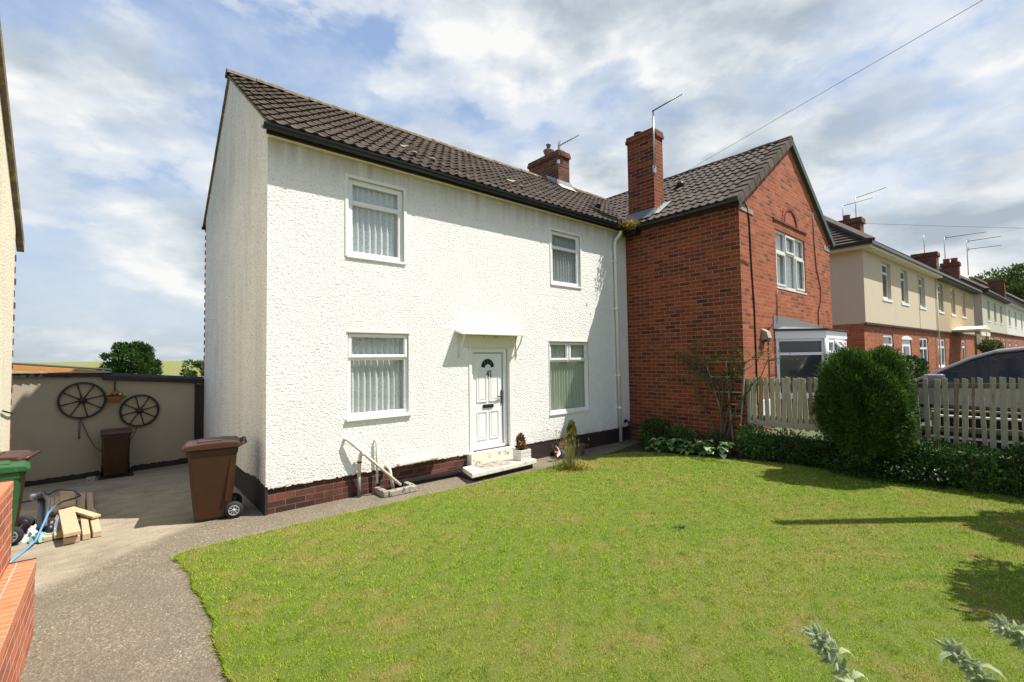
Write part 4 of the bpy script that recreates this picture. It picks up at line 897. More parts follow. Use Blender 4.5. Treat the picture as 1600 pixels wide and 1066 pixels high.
# canted bay window
BP = [(8.93, WP), (9.72, -3.17), (11.15, -3.17), (11.94, WP)]      # window line; the fascia and roof stand out from it
def off_poly(o_, cut=0.0): return [(8.93-o_*1.4, WP-cut), (9.72-o_*0.42, -3.17-o_), (11.15+o_*0.42, -3.17-o_), (11.94+o_*1.4, WP-cut)]
mb = MB(); mb.prism(off_poly(-0.02, 0.004), -0.02, 0.96, 'z'); by = mb.build('bay_window', 'brick_gable', BH)
mb = MB(); mb.prism(off_poly(0.035, 0.005), 2.17, 2.335, 'z'); mb.build('bay_fascia', 'upvc', by, bevel=0.006)
mb = MB(); mb.prism(off_poly(0.075, 0.006), 2.338, 2.375, 'z'); mb.build('bay_roof', 'black_paint', by)
q = off_poly(-0.02, 0.006); mb = MB(); mb.add([(*q[0], 2.377), (*q[1], 2.377), (*q[2], 2.377), (*q[3], 2.377), (9.3, WP-0.006, 2.44), (11.5, WP-0.006, 2.44)], [(0, 1, 4), (1, 2, 5, 4), (2, 3, 5)])
mb.prism([(8.80, 2.378), (8.82, 2.66), (9.3, 2.65), (11.9, 2.55), (11.9, 2.378)], WP-0.014, WP-0.003); mb.build('lead_flashing', 'lead', by)
def bay_face(a, b, name, open_=None, mull=()):
    a, b = Vector((*a, 0)), Vector((*b, 0)); d = b-a; L = d.length; M = Matrix.Translation(a) @ Matrix.Rotation(math.atan2(d.y, d.x), 4, 'Z')
    f = MB(M); z0, z1 = 0.985, 2.17; zt = 1.86; e = 0.065
    f.box(0, e, 0, 0.07, z0, z1); f.box(L-e, L, 0, 0.07, z0, z1); f.box(e, L-e, 0, 0.07, z1-0.05, z1); f.box(e, L-e, 0, 0.07, zt-0.028, zt+0.028); f.box(e, L-e, 0, 0.07, z0, z0+0.07)
    for m_ in mull: f.box(m_-0.028, m_+0.028, 0.002, 0.068, z0+0.07, zt-0.028); f.box(m_-0.028, m_+0.028, 0.002, 0.068, zt+0.028, z1-0.05)
    f.build('bay_frame', 'upvc', by, bevel=0.006)
    g_ = MB(M); g_.poly([(.03, 0.035, z0+.03), (L-.03, 0.035, z0+.03), (L-.03, 0.035, z1-.03), (.03, 0.035, z1-.03)]); g_.build('bay_pane', 'glass_grey', by, recalc=False)
    k = MB(M); k.box(-0.03, L+0.03, -0.06, 0.06, 0.945, 0.984); k.build('bay_sill', 'upvc', by)
    return M
bay_face(BP[0], BP[1], 'left'); MF = bay_face(BP[1], BP[2], 'front', mull=(0.48, 0.95)); bay_face(BP[2], BP[3], 'right')
mb = MB(); mb.tube([(9.715, -3.185, 0.98), (9.715, -3.185, 2.17)], 0.045, 10); mb.build('bay_post', 'upvc', by)
def casement(x, ang, w_=0.40, h_=0.27):
    M = MF @ Matrix.Translation((x, -0.012, 2.135)) @ Matrix.Rotation(-R(ang), 4, 'X'); k = MB(M); e = 0.05
    k.box(0, e, -0.03, 0.01, -h_, 0); k.box(w_-e, w_, -0.03, 0.01, -h_, 0); k.box(e, w_-e, -0.03, 0.01, -e, 0); k.box(e, w_-e, -0.03, 0.01, -h_, -h_+e); k.build('casement', 'upvc', by, bevel=0.005)
    k = MB(M); k.poly([(e, -0.01, -h_+e), (w_-e, -0.01, -h_+e), (w_-e, -0.01, -e), (e, -0.01, -e)]); k.build('casement_pane', 'glass', by, recalc=False)
casement(0.05, 0); casement(0.50, 36, 0.42, 0.33); casement(0.97, 0)

# moss and dead leaves stuck in the gutter corner
n = 900; ce = np.array([7.06, -0.30, 4.72]) + rng.normal(0, 1, (n, 3))*np.array([0.11, 0.12, 0.035]); ce[:, 2] = np.maximum(ce[:, 2], 4.60)
kind(tag(mesh_np('gutter_moss', leaves(ce, np.tile([-.3, -.3, 0.1], (n, 1)), 0.07, 0.018, 0.8, 0.3), 4, 'moss_gold'), 'golden moss and straw clogging the gutter corner below the valley', 'moss'), 'stuff')
n = 260; ce = np.array([7.40, -0.10, 4.88]) + rng.normal(0, 1, (n, 3))*np.array([0.10, 0.10, 0.03])
aerial('silver log-periodic aerial on the tall mast strapped to the wing chimney', (7.47, -0.735, 5.95), (7.47, -0.735, 7.22), (7.44, -0.735, 7.20), (8.02, -1.12, 7.62), nel=14, el=0.03, refl=False, bracket=(7.45, 7.53, -0.74, -0.70, 5.85, 6.02), r=0.018)
aerial('short dark aerial on the small ridge chimney of the white house', (7.46, 2.10, 7.05), (7.46, 2.10, 7.50), (7.46, 2.10, 7.46), (8.0, 1.85, 7.83), nel=9, el=0.09, r=0.012, bracket=(7.44, 7.50, 2.09, 2.15, 7.0, 7.1), mat='dark_metal')

# ================================================================== LEFT: NEIGHBOUR HOUSE, YARD WALL
NB = thing('neighbour_house', 'cream neighbouring house at the left edge, its side wall and brown roof verge in view', 'house', (-4.5, 0, 0))
NX, NY = -2.40, 2.47
mb = MB(); vz = lambda y: 3.55+(2.70-y)*0.92
mb.poly([(NX, NY, -0.05), (NX, -1.2, -0.05), (NX, -1.2, vz(-1.2)-.05), (NX, NY, vz(NY)-.05)])
mb.poly([(NX, NY, -0.05), (NX, NY, vz(NY)-.05), (-7.5, NY, vz(NY)-.05), (-7.5, NY, -0.05)]); mb.build('side_wall', 'render_neighbour', NB, recalc=False)
mb = MB(); g = random.Random(8)
for k in range(21):
    z = 0.10+k*0.155; mb.box(NX-0.05, NX+0.004+g.uniform(0, .01), NY-0.006, NY+0.035+g.uniform(0, .02), z, z+0.08)
mb.build('brick_edge', 'brick_dark_red', NB)
mb = MB(); mb.add([(NX+o_, y, vz(y)+h) for o_ in (-0.02, 0.05) for (y, h) in ((2.78, -0.10), (-1.4, -0.10), (-1.4, 0.06), (2.78, 0.06))], [(0, 1, 2, 3), (4, 7, 6, 5), (0, 4, 5, 1), (1, 5, 6, 2), (2, 6, 7, 3), (3, 7, 4, 0)])
mb.build('roof_verge', 'ridge_mortar', NB)
mb = MB(); mb.poly([(NX+0.04, 2.78, vz(2.78)+.05), (NX+.04, -1.4, vz(-1.4)+.05), (-7.5, -1.4, vz(-1.4)+.05), (-7.5, 2.78, vz(2.78)+.05)]); mb.build('roof', 'tile_brown', NB, recalc=False)
mb = MB(); mb.tube([(NX+0.02, 1.75, 1.32), (NX+0.03, 2.2, 1.26), (NX+0.03, 2.47, 1.24), (NX-0.1, 2.52, 1.22)], 0.010, 6); mb.build('cable', 'black_plastic', NB)

YW = thing('yard_wall', 'rendered yard wall with black coping, hung with two wagon wheels', 'wall', (-1.4, 4.85, 0))
ya = lambda x: 4.65 + (x+2.6)*0.18
def YP(x, z, o_=0.02): xx = -1.41+(x+1.41)*1.078; return (xx, ya(xx)-o_, 1.83+(z-1.83)*1.078)
def yw_face(mb, x0, x1, z0, z1, o_=0.0):
    mb.poly([(x0, ya(x0)-o_, z0), (x1, ya(x1)-o_, z0), (x1, ya(x1)-o_, z1), (x0, ya(x0)-o_, z1)])
mb = MB(); 
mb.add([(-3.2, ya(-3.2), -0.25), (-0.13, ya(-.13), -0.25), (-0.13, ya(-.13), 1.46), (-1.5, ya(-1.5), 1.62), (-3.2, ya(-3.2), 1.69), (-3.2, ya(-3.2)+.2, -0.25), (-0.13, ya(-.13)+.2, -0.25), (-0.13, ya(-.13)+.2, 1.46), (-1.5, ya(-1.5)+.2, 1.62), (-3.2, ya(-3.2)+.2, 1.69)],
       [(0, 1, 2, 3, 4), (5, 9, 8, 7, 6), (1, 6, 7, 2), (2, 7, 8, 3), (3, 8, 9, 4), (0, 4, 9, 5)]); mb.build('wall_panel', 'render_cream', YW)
mb = MB(); x = -3.2; g = random.Random(11)
while x < -0.18: w_ = g.uniform(.02, .06); mb.box(x, x+w_, ya(x)-0.022, ya(x)+0.01, -0.2, -0.03+g.uniform(-.008, .010)); x += w_
mb.build('bitumen_band', 'black_paint', YW)
mb = MB(); x = -3.2
while x < -1.56: w_ = 0.09; mb.box(x, x+w_, ya(x)-0.045, ya(x)+0.22, 1.66-.02*(x+3.2)+g.uniform(-.005, .005), 1.73-.02*(x+3.2)+g.uniform(-.006, .010)); x += w_
mb.build('felt_edge', 'black_paint', YW)
mb = MB(); x = -3.2
while x < -1.5: w_ = 0.11; mb.box(x, x+w_, ya(x)-0.06, ya(x)+0.24, 1.733-.02*(x+3.2), 1.748-.02*(x+3.2)+g.uniform(-.002, .012)); x += w_
mb.build('felt_top', 'cement_flaunch', YW)
mb = MB(); mb.prism([(-0.09, 1.575), (0.03, 1.575), (0.03, 1.69), (-0.03, 1.71), (-0.09, 1.655)], -1.56, -0.02, 'x')
for v in mb.v: v.y += ya(v.x); v.z -= (v.x+1.56)*0.09
mb.build('coping_board', 'black_iron', YW, bevel=0.01)
GT = MB(); GT.box(-0.14, 0.06, 5.10, 5.13, -0.16, 1.42); GT.box(-0.16, -0.13, 5.06, 5.10, -0.18, 1.44); gt = GT.build('side_gate', 'black_paint'); tag(gt, 'narrow black gate in the gap between yard wall and white house', 'gate')

def wagon_wheel(name_loc, label, rx, rz):
    t_ = thing('wagon_wheel', label, 'wagon wheel', name_loc, rz=math.atan(0.18), group='wagon wheels hung on the yard wall')
    mb = MB(); n = 40; vs = []
    for k in range(n):
        a_ = 2*math.pi*k/n
        for (rr, y_) in ((1.0, 0), (1.0, -0.05), (0.905, -0.05), (0.905, 0)): vs.append((math.cos(a_)*rx*rr, y_, math.sin(a_)*rz*rr))
    mb.add(vs, [(k*4+j, k*4+(j+1) % 4, ((k+1) % n)*4+(j+1) % 4, ((k+1) % n)*4+j) for k in range(n) for j in range(4)]); mb.build('rim', 'black_iron', t_, local=True)
    for k in range(8):
        a_ = 2*math.pi*k/8+R(14); mb = MB(); mb.tube([(math.cos(a_)*0.03, -0.025, math.sin(a_)*0.03), (math.cos(a_)*rx*0.5, -0.025, math.sin(a_)*rz*0.5), (math.cos(a_)*rx*0.93, -0.025, math.sin(a_)*rz*0.93)], [0.011, 0.009, 0.009], 6); mb.build('spoke', 'black_iron', t_, local=True)
    mb = MB(); mb.lathe([(0.045, -0.07), (0.052, -0.055), (0.055, -0.02), (0.05, 0.0)], (0, 0, 0), 14, 'y'); mb.build('hub', 'black_iron', t_, local=True)
    return t_
wagon_wheel((-1.815, ya(-1.815)-0.004, 1.23), 'larger black iron wagon wheel on the yard wall, left of the hanging basket', 0.318, 0.318)
wagon_wheel((-1.03, ya(-1.03)-0.004, 0.98), 'smaller lower black iron wagon wheel on the yard wall, right of the hanging basket', 0.298, 0.298)
HB = thing('hanging_basket', 'round hanging basket of orange and yellow flowers between the wagon wheels', 'hanging basket', (-1.38, 4.74, 1.2))
mb = MB(); mb.lathe([(0.02, -0.10), (0.07, -0.085), (0.105, -0.04), (0.118, 0.0), (0.118, 0.012), (0.10, 0.012)], (-1.38, 4.74, 1.26), 18); mb.build('basket', 'pot_clay', HB)
mb = MB(); mb.bar((-1.385, ya(-1.38)-0.02, 1.56), (-1.385, ya(-1.38)-0.02, 1.38), 0.03, 0.015); mb.tube([(-1.385, ya(-1.38)-0.02, 1.47), (-1.38, 4.77, 1.45), (-1.38, 4.74, 1.40)], 0.007, 6)
mb.tube([(-1.38, 4.74, 1.40), (-1.38, 4.74, 1.30)], 0.003, 4)
for k in range(3): a_ = k*2.09; mb.tube([(-1.38, 4.74, 1.40), (-1.38+0.11*math.cos(a_), 4.74+0.11*math.sin(a_), 1.27)], 0.003, 4)
mb.build('bracket', 'black_iron', HB)
c, d = blob(420, (-1.38, 4.74, 1.27), (0.12, 0.12, 0.05), 0.3); mesh_np('foliage', leaves(c, d, 0.04, 0.018, 0.6), 4, 'leaf_mid', HB)
for i, mt in enumerate(('flower_orange', 'flower_yellow', 'flower_red')):
    g = np.random.default_rng(i+20); n = (16, 12, 5)[i]; cc = np.stack([-1.38+g.uniform(-.105, .105, n)+(0.0, 0.03, -0.02)[i], 4.74+g.uniform(-.1, .08, n), 1.31+g.uniform(-.012, .025, n)], 1)
    q = np.repeat(cc, 9, 0); mesh_np('flowers', leaves(q, np.tile([0, -.5, .6], (len(q), 1)), 0.022, 0.016, 0.8), 4, mt, HB)
mb = MB(); mb.tube([YP(-1.80, .98), YP(-1.76, .86), YP(-1.70, .68), YP(-1.62, .50), YP(-1.52, .40), YP(-1.40, .36), YP(-1.26, .42), YP(-1.15, .58), YP(-1.08, .78)], 0.009, 6)
tag(mb.build('hanging_rope', 'rope_grey'), 'grey rope slung in a loop under the wagon wheels', 'rope')
mb = MB(); mb.tube([YP(-1.81, .97), YP(-1.812, .66)], 0.013, 6); mb.lathe([(0.02, -.012), (0.02, .012)], YP(-1.805, .97), 8, 'y'); tag(mb.build('hanging_strap', 'rope_grey'), 'short grey strap hanging straight down below the larger wagon wheel', 'strap')

# shed roof board, conifer and bush beyond the wall
SH = thing('garden_shed', 'orange boarded shed roof edge showing above the yard wall', 'shed', (-2.6, 6.0, 0))
mb = MB(); mb.add([(-4.2, 5.2, 2.02), (-1.55, 5.2, 1.735), (-1.55, 5.2, 1.66), (-4.2, 5.2, 1.90), (-4.2, 5.24, 2.02), (-1.55, 5.24, 1.735), (-1.55, 5.24, 1.66), (-4.2, 5.24, 1.90)], [(0, 1, 2, 3), (4, 7, 6, 5), (0, 4, 5, 1), (3, 2, 6, 7)]); mb.build('roof_board', 'wood_orange', SH)
mb = MB(); mb.add([(-4.2, 5.225, 2.025), (-1.45, 5.225, 1.73), (-1.45, 8.2, 1.73), (-4.2, 8.2, 2.025), (-4.2, 5.225, 2.040), (-1.45, 5.225, 1.745), (-1.45, 8.2, 1.75), (-4.2, 8.2, 2.045)], [(0, 1, 2, 3), (4, 7, 6, 5), (0, 4, 5, 1), (1, 5, 6, 2)]); mb.build('roof', 'black_paint', SH)
mb = MB(); mb.box(-4.1, -1.6, 5.3, 8.0, -0.05, 1.66); mb.build('wall', 'wood_orange', SH)
def foliage_tree(name, label, cat, base, crown_c, crown_r, n, leaf, mat, trunk_r=0.15, group=None, r0=0.55, sq=2.0, lump=0.2, seed=1, limbs=6, up=0.2, clumps=0):
    t_ = thing(name, label, cat, base, group=group); g = random.Random(seed); gg = np.random.default_rng(seed)
    bx, by_, bz = base; c = Vector(crown_c); mb = MB(); mb.tube([(bx, by_, bz-.05), (bx*.7+c.x*.3, by_*.7+c.y*.3, bz*.6+c.z*.4), (c.x, c.y, c.z+crown_r[2]*0.3)], [trunk_r, trunk_r*.75, trunk_r*.2], 8)
    for k in range(limbs):
        a_ = k*2.4+g.uniform(0, .5); s_ = Vector((bx, by_, bz)).lerp(c, g.uniform(.5, .95)); e = c + Vector((math.cos(a_)*crown_r[0]*.75, math.sin(a_)*crown_r[1]*.75, g.uniform(-.3, .6)*crown_r[2])); mb.tube([s_, s_.lerp(e, .5)+Vector((0, 0, .08*crown_r[2])), e], [trunk_r*.45, trunk_r*.3, trunk_r*.08], 6)
    mb.build('trunk', 'bark', t_)
    if clumps:
        ps, ds = [], []
        cc, cd = blob(clumps, crown_c, crown_r, 0.55, sq, lump, seed)
        for i in range(clumps):
            rr = min(crown_r)*gg.uniform(.16, .36); p_, d_ = blob(n//clumps, cc[i], (rr, rr, rr*.7), 0.3, 2, .2, seed*100+i); ps.append(p_); ds.append(d_*0.8+cd[i]*0.4)
        p_ = np.concatenate(ps); d_ = np.concatenate(ds)
    else: p_, d_ = blob(n, crown_c, crown_r, r0, sq, lump, seed)
    d_ = d_.copy(); d_[:, 2] += up
    mesh_np('crown', leaves(p_, d_, leaf, leaf*.45, 0.5), 4, mat, t_); return t_
foliage_tree('conifer_tree', 'dense rounded green conifer standing beyond the yard wall', 'tree', (-0.86, 20, 0.3), (-0.86, 20, 1.75), (0.95, 0.9, 1.05), 16000, 0.12, 'leaf_tree', 0.12, seed=4, clumps=90, up=.5)
foliage_tree('garden_bush', 'small leafy bush peeping over the wall by the white house', 'bush', (0.55, 9.6, 0.0), (0.50, 9.6, 1.45), (0.50, 0.45, 0.55), 2600, 0.08, 'leaf_tree_pale', 0.04, seed=6, clumps=20)

# ================================================================== BINS
def make_bin(label, group, body_m, lid_m, wheel_z=0.09):
    """wheeled bin: front faces -x, hinge, handle and wheels at +x; side panels along x"""
    t_ = thing('wheeled_bin', label, 'wheeled bin', (0, 0, 0), group=group)
    bx0, bx1, tx0, tx1, bw, tw_, H = -0.17, 0.19, -0.245, 0.265, 0.185, 0.228, 0.83
    mb = MB(); vs = []
    def ringv(x0, x1, w, z, r=0.03):
        return [(x0+r, -w, z), (x1-r, -w, z), (x1, -w+r, z), (x1, w-r, z), (x1-r, w, z), (x0+r, w, z), (x0, w-r, z), (x0, -w+r, z)]
    lv = [(bx0+.01, bx1-.01, bw-.01, 0.012), (bx0, bx1, bw, 0.04), (bx0+(tx0-bx0)*.5, bx1+(tx1-bx1)*.5, (bw+tw_)/2, H*0.5), (tx0+.012, tx1-.012, tw_-.008, H*0.92), (tx0, tx1, tw_, H*0.925), (tx0, tx1, tw_, H)]
    for l in lv: vs += ringv(*l)
    fs = [tuple(range(7, -1, -1)), tuple(range(40, 48))] + [(i*8+k, i*8+(k+1) % 8, (i+1)*8+(k+1) % 8, (i+1)*8+k) for i in range(5) for k in range(8)]
    mb.add(vs, fs); mb.build('body', body_m, t_, bevel=0.008, local=True)
    # side panel rib and wheel arch
    for s_ in (-1, 1):
        mb = MB(); mb.prism([(tx1-0.075, 0.74), (tx1-0.02, 0.74), (bx1-0.02, 0.22), (bx1-0.06, 0.22)], s_*(bw+0.012), s_*(bw+0.040), 'y'); mb.build('side_rib', body_m, t_, local=True)
    # lid: domed panel with a rolled front lip, hinge at the back
    mb = MB(); sect = [(tx0-0.045, H+0.002), (tx0-0.05, H+0.035), (tx0-0.01, H+0.065), (-0.08, H+0.080), (0.12, H+0.085), (tx1-0.01, H+0.075), (tx1+0.03, H+0.04), (tx1+0.02, H+0.005)]
    mb.prism(sect, -tw_-0.022, tw_+0.022, 'y'); ld = mb.build('lid', lid_m, t_, bevel=0.012, local=True)
    mb = MB(); mb.prism([(-0.16, H+0.073), (0.10, H+0.082), (0.10, H+0.095), (-0.14, H+0.088)], -0.13, 0.13, 'y'); mb.build('lid_panel', lid_m, ld, bevel=0.01, local=True)
    mb = MB(); mb.tube([(tx1+0.0, -tw_+.02, H+0.02), (tx1+0.075, -tw_+.03, H+0.055), (tx1+0.075, tw_-.03, H+0.055), (tx1, tw_-.02, H+0.02)], 0.017, 8)
    for y_ in (-0.12, 0.0, 0.12): mb.bar((tx1-.01, y_, H+0.01), (tx1+0.072, y_, H+0.05), 0.03, 0.035)
    mb.build('handle', lid_m, t_, local=True)
    for s_ in (-1, 1):
        mb = MB(); mb.lathe([(0.06, -0.026), (0.094, -0.022), (0.098, 0.0), (0.094, 0.022), (0.06, 0.026)], (bx1+0.035, s_*(bw+0.028), 0.098), 22, 'y'); wl_ = mb.build('wheel', 'tyre', t_, local=True)
        mb = MB(); mb.lathe([(0.056, -0.03), (0.060, -0.024), (0.060, 0.024), (0.056, 0.03)], (bx1+0.035, s_*(bw+0.028), 0.098), 18, 'y'); mb.build('hub', 'black_plastic', wl_, local=True)
        mb = MB()
        for k in range(8): a_ = k*math.pi/4; c_ = (bx1+0.035, s_*(bw+0.06), 0.098); mb.bar((c_[0]+.012*math.cos(a_), c_[1], c_[2]+.012*math.sin(a_)), (c_[0]+.052*math.cos(a_), c_[1], c_[2]+.052*math.sin(a_)), 0.010, 0.006, up=(0, 1, 0))
        mb.lathe([(0.018, -0.006), (0.018, 0.006)], c_, 10, 'y'); n_ = 18; vs = []
        for k in range(n_):
            a_ = 2*math.pi*k/n_
            for rr, yy_ in ((0.058, -.005), (0.058, .005), (0.049, .005), (0.049, -.005)): vs.append((c_[0]+rr*math.cos(a_), c_[1]+yy_, c_[2]+rr*math.sin(a_)))
        mb.add(vs, [(k*4+j, k*4+(j+1) % 4, ((k+1) % n_)*4+(j+1) % 4, ((k+1) % n_)*4+j) for k in range(n_) for j in range(4)])
        mb.build('wheel_spokes', 'wheel_grey', wl_, local=True)
    mb = MB(); mb.tube([(bx1+0.035, -bw-.02, 0.098), (bx1+0.035, bw+.02, 0.098)], 0.012, 8); mb.build('axle', 'dark_metal', t_, local=True)
    return t_
G_ = 'wheeled bins around the side yard'
b1 = make_bin('reddish brown wheeled bin beside the white corner of the house, its wheel towards the wall', G_, 'bin_brown', 'bin_brown_lid'); b1.location = (-0.49, 0.42, 0); b1.rotation_euler = (0, 0, R(-9))
b2 = dup(b1, (-1.355, 4.45, -0.07), R(91), 'dark shaded brown bin on a low dolly against the yard wall, under the wagon wheels'); b2.scale = (0.85, 0.84, 0.86)
b3 = dup(b1, (-2.385, 1.02, 0), R(-6), 'brown bin standing behind the green bin, only its lid edge and wheel in view')
b4 = make_bin('green wheeled bin in front of the brown bin at the left edge', G_, 'bin_green', 'bin_green'); b4.location = (-2.335, 0.63, 0); b4.rotation_euler = (0, 0, R(186)); b4.scale = (1, 1, 0.96)
mb = MB(); mb.box(-1.58, -1.12, 4.24, 4.62, -0.095, -0.072)
for x in (-1.58, -1.15): mb.box(x, x+0.03, 4.22, 4.64, -0.105, -0.05)
dl = mb.build('bin_dolly', 'black_paint'); tag(dl, 'low black wheeled dolly under the bin at the yard wall', 'dolly')
for (x, y) in ((-1.55, 4.27), (-1.14, 4.27), (-1.55, 4.6), (-1.14, 4.6)): mb = MB(); mb.lathe([(0.028, -.012), (0.028, .012)], (x, y, -0.105), 12, 'x'); mb.build('castor', 'black_plastic', dl)
mb = MB(); mb.box(-1.73, -1.61, 4.26, 4.40, -0.11, -0.035); tag(mb.build('stone_block', 'kerb_stone', bevel=0.01), 'grey stone block beside the bin dolly', 'stone')

# ================================================================== TIMBER AND CLUTTER
def plank(label, a, b, w, th, mat='wood_new', up=(0, 0, 1)):
    mb = MB(); mb.bar(a, b, w, th, up); o = mb.build('wooden_plank', mat, bevel=0.004)
    o2 = tag(o, label, 'plank', 'loose pallet boards piled by the bins'); return o
plank('thick offcut lying under the front of the board pile', (-1.71, 0.43, 0.034), (-1.755, 1.10, 0.034), 0.125, 0.062)
plank('wide pale board tilted on top of the thick offcut at the pile front', (-1.705, 0.36, 0.115), (-1.80, 1.24, 0.170), 0.13, 0.040)
plank('narrow board between the wide tilted one and the outermost board', (-1.600, 0.46, 0.035), (-1.655, 1.35, 0.055), 0.062, 0.060)
plank('outermost board at the right edge of the pile, running to the back', (-1.515, 0.48, 0.035), (-1.585, 1.50, 0.045), 0.070, 0.060)
plank('short board laid crosswise over the right of the pile', (-1.53, 0.98, 0.100), (-1.78, 1.40, 0.150), 0.085, 0.028)
plank('far board at the right of the pile, lying wholly in the shade', (-1.60, 1.56, 0.035), (-1.64, 2.60, 0.040), 0.065, 0.045)
plank('longer middle board reaching into the shade', (-1.685, 1.45, 0.075), (-1.72, 2.50, 0.075), 0.080, 0.040)
plank('wide board at the back, topmost of the pile in the shade', (-1.795, 1.55, 0.130), (-1.86, 2.52, 0.140), 0.135, 0.035)
plank('narrow board left of the widest one at the back of the pile', (-1.89, 1.60, 0.080), (-1.93, 2.42, 0.090), 0.070, 0.035)
plank('leftmost board of the pile, furthest from the house', (-1.96, 1.75, 0.050), (-2.02, 2.57, 0.055), 0.065, 0.035)
plank('short stub of board low at the left front of the pile', (-1.82, 0.66, 0.040), (-1.86, 1.15, 0.075), 0.075, 0.045)
plank('small angled offcut near the bin wheel', (-1.905, 0.66, 0.035), (-1.95, 0.88, 0.045), 0.070, 0.045)
SC = thing('folded_scooter', 'black folded scooter lying between bins and boards', 'scooter', (-2.0, 1.2, 0))
mb = MB(); mb.bar((-1.97, 0.86, 0.10), (-2.03, 1.60, 0.26), 0.075, 0.05); mb.build('deck', 'black_plastic', SC, bevel=0.01)
mb = MB(); mb.tube([(-1.94, 0.84, 0.12), (-1.95, 1.3, 0.30), (-2.02, 1.62, 0.34)], 0.022, 10); mb.build('stem', 'dark_metal', SC)
for (y, z) in ((0.84, 0.085), (0.98, 0.10)): mb = MB(); mb.lathe([(0.04, -.03), (0.06, -.02), (0.06, .02), (0.04, .03)], (-1.90, y, z), 16, 'x'); mb.build('wheel', 'black_plastic', SC)
mb = MB(); mb.bar((-2.12, 1.60, 0.30), (-2.0, 1.66, 0.30), 0.10, 0.07); mb.build('grip', 'tarp_grey', SC, bevel=0.02)
mb = MB(); g = random.Random(5)
def rag(name, label, c, r, mat, seed):
    gg = random.Random(seed); mb = MB(); n = 9; vs = []
    for i in range(n+1):
        for j in range(n+1):
            x, y = (i/n-.5)*2, (j/n-.5)*2; rr = max(0, 1-(x*x+y*y)*.75); vs.append((c[0]+x*r[0]+gg.uniform(-.02, .02), c[1]+y*r[1]+gg.uniform(-.02, .02), max(0.004, c[2]+r[2]*rr*(0.6+gg.random()*.6))))
    mb.add(vs, [(i*(n+1)+j, i*(n+1)+j+1, (i+1)*(n+1)+j+1, (i+1)*(n+1)+j) for i in range(n) for j in range(n)]); o = mb.build(name, mat); tag(o, label, 'bag'); return o
rag('crumpled_bag', 'crumpled grey plastic bag beside the boards', (-1.86, 0.98, 0.0), (0.11, 0.24, 0.17), 'tarp_grey', 1)
rag('crumpled_bag', 'pale teal bag on the ground by the bin wheel', (-1.96, 0.76, 0.0), (0.09, 0.10, 0.10), 'junk_teal', 2)
rag('crumpled_bag', 'white plastic bag under the scooter', (-2.02, 0.92, 0.0), (0.08, 0.12, 0.13), 'flag_white', 3)
mb = MB(); mb.tube([(-2.12, 0.15, 0.012), (-2.06, 0.42, 0.012), (-1.99, 0.62, 0.05), (-1.95, 0.85, 0.16), (-1.93, 1.02, 0.22), (-1.90, 1.22, 0.235)], 0.010, 8)
hs = mb.build('garden_hose', 'hose_blue'); tag(hs, 'blue hose trailing over the boards to the green bin', 'hose')
mb = MB(); mb.tube([(-1.90, 1.22, 0.235), (-1.84, 1.42, 0.24), (-1.74, 1.55, 0.23), (-1.70, 1.7, 0.22), (-1.78, 2.1, 0.22), (-1.95, 2.4, 0.20), (-2.1, 2.5, 0.10), (-2.4, 2.6, 0.05)], 0.010, 8); mb.build('hose_end', 'black_plastic', hs)

# ================================================================== LOW BRICK WALLS AT THE LEFT
LW = thing('low_brick_wall', 'low red brick wall with a brick-on-edge top, stepping out from the taller wall', 'wall', (-1.9, -2.5, 0))
mb = MB(); mb.box(-2.30, -1.80, -5.2, -1.60, -0.05, 0.425); mb.build('brickwork', 'brick_new', LW)
mb = MB(); mb.box(-2.30, -1.794, -5.2, -1.60, 0.427, 0.505); mb.build('coping', 'brick_coping', LW, bevel=0.006)
mb = MB(); mb.box(-2.30, -1.796, -1.60, -1.585, 0.42, 0.508); mb.build('coping_edge', 'dark_metal', LW)
HWL = thing('garden_wall', 'taller red brick garden wall cut off by the left edge', 'wall', (-2.2, -2.8, 0))
mb = MB(); mb.box(-2.42, -1.925, -5.2, -1.52, 0.506, 0.975); mb.box(-2.42, -2.302, -5.2, -1.52, -0.05, 0.506); mb.build('brickwork', 'brick_new', HWL)
mb = MB(); mb.box(-2.42, -1.921, -5.2, -1.52, 0.977, 1.045); mb.build('coping', 'brick_coping', HWL, bevel=0.006)
mb = MB(); mb.box(-2.42, -1.923, -1.52, -1.505, 0.80, 1.05); mb.build('coping_edge', 'dark_metal', HWL)

# ================================================================== AGAINST THE WHITE HOUSE
DS = thing('doorstep', 'cream painted concrete doorstep slab in front of door 41', 'step', (3.3, -0.3, 0))
mb = MB(); mb.add([(2.78, -0.105, .075), (2.64, -0.56, .075), (4.02, -0.50, .075), (4.02, -0.105, .075), (2.78, -0.105, .15), (2.64, -0.56, .15), (4.02, -0.50, .15), (4.02, -0.105, .15)], [(0, 1, 2, 3), (4, 7, 6, 5), (0, 4, 5, 1), (1, 5, 6, 2), (2, 6, 7, 3), (3, 7, 4, 0)]); mb.build('slab', 'step_paint', DS, bevel=0.012)
mb = MB(); mb.box(2.74, 3.98, -0.44, -0.02, -0.02, 0.074); mb.build('base', 'black_paint', DS)
mb = MB(); mb.box(2.95, 3.55, -0.50, -0.13, 0.1505, 0.1545); mb.build('worn_patch', 'concrete_mat', DS)
PB = thing('planter_box', 'small whitewashed slatted planter with a brown dried conifer on the doorstep end', 'planter', (3.82, -0.35, 0.15))
mb = MB()
for k in range(3): z = 0.157+k*0.058; mb.box(3.70, 3.93, -0.46, -0.25, z, z+0.052)
mb.box(3.71, 3.92, -0.45, -0.26, 0.152, 0.325); mb.build('box', 'upvc_grubby', PB, bevel=0.004)
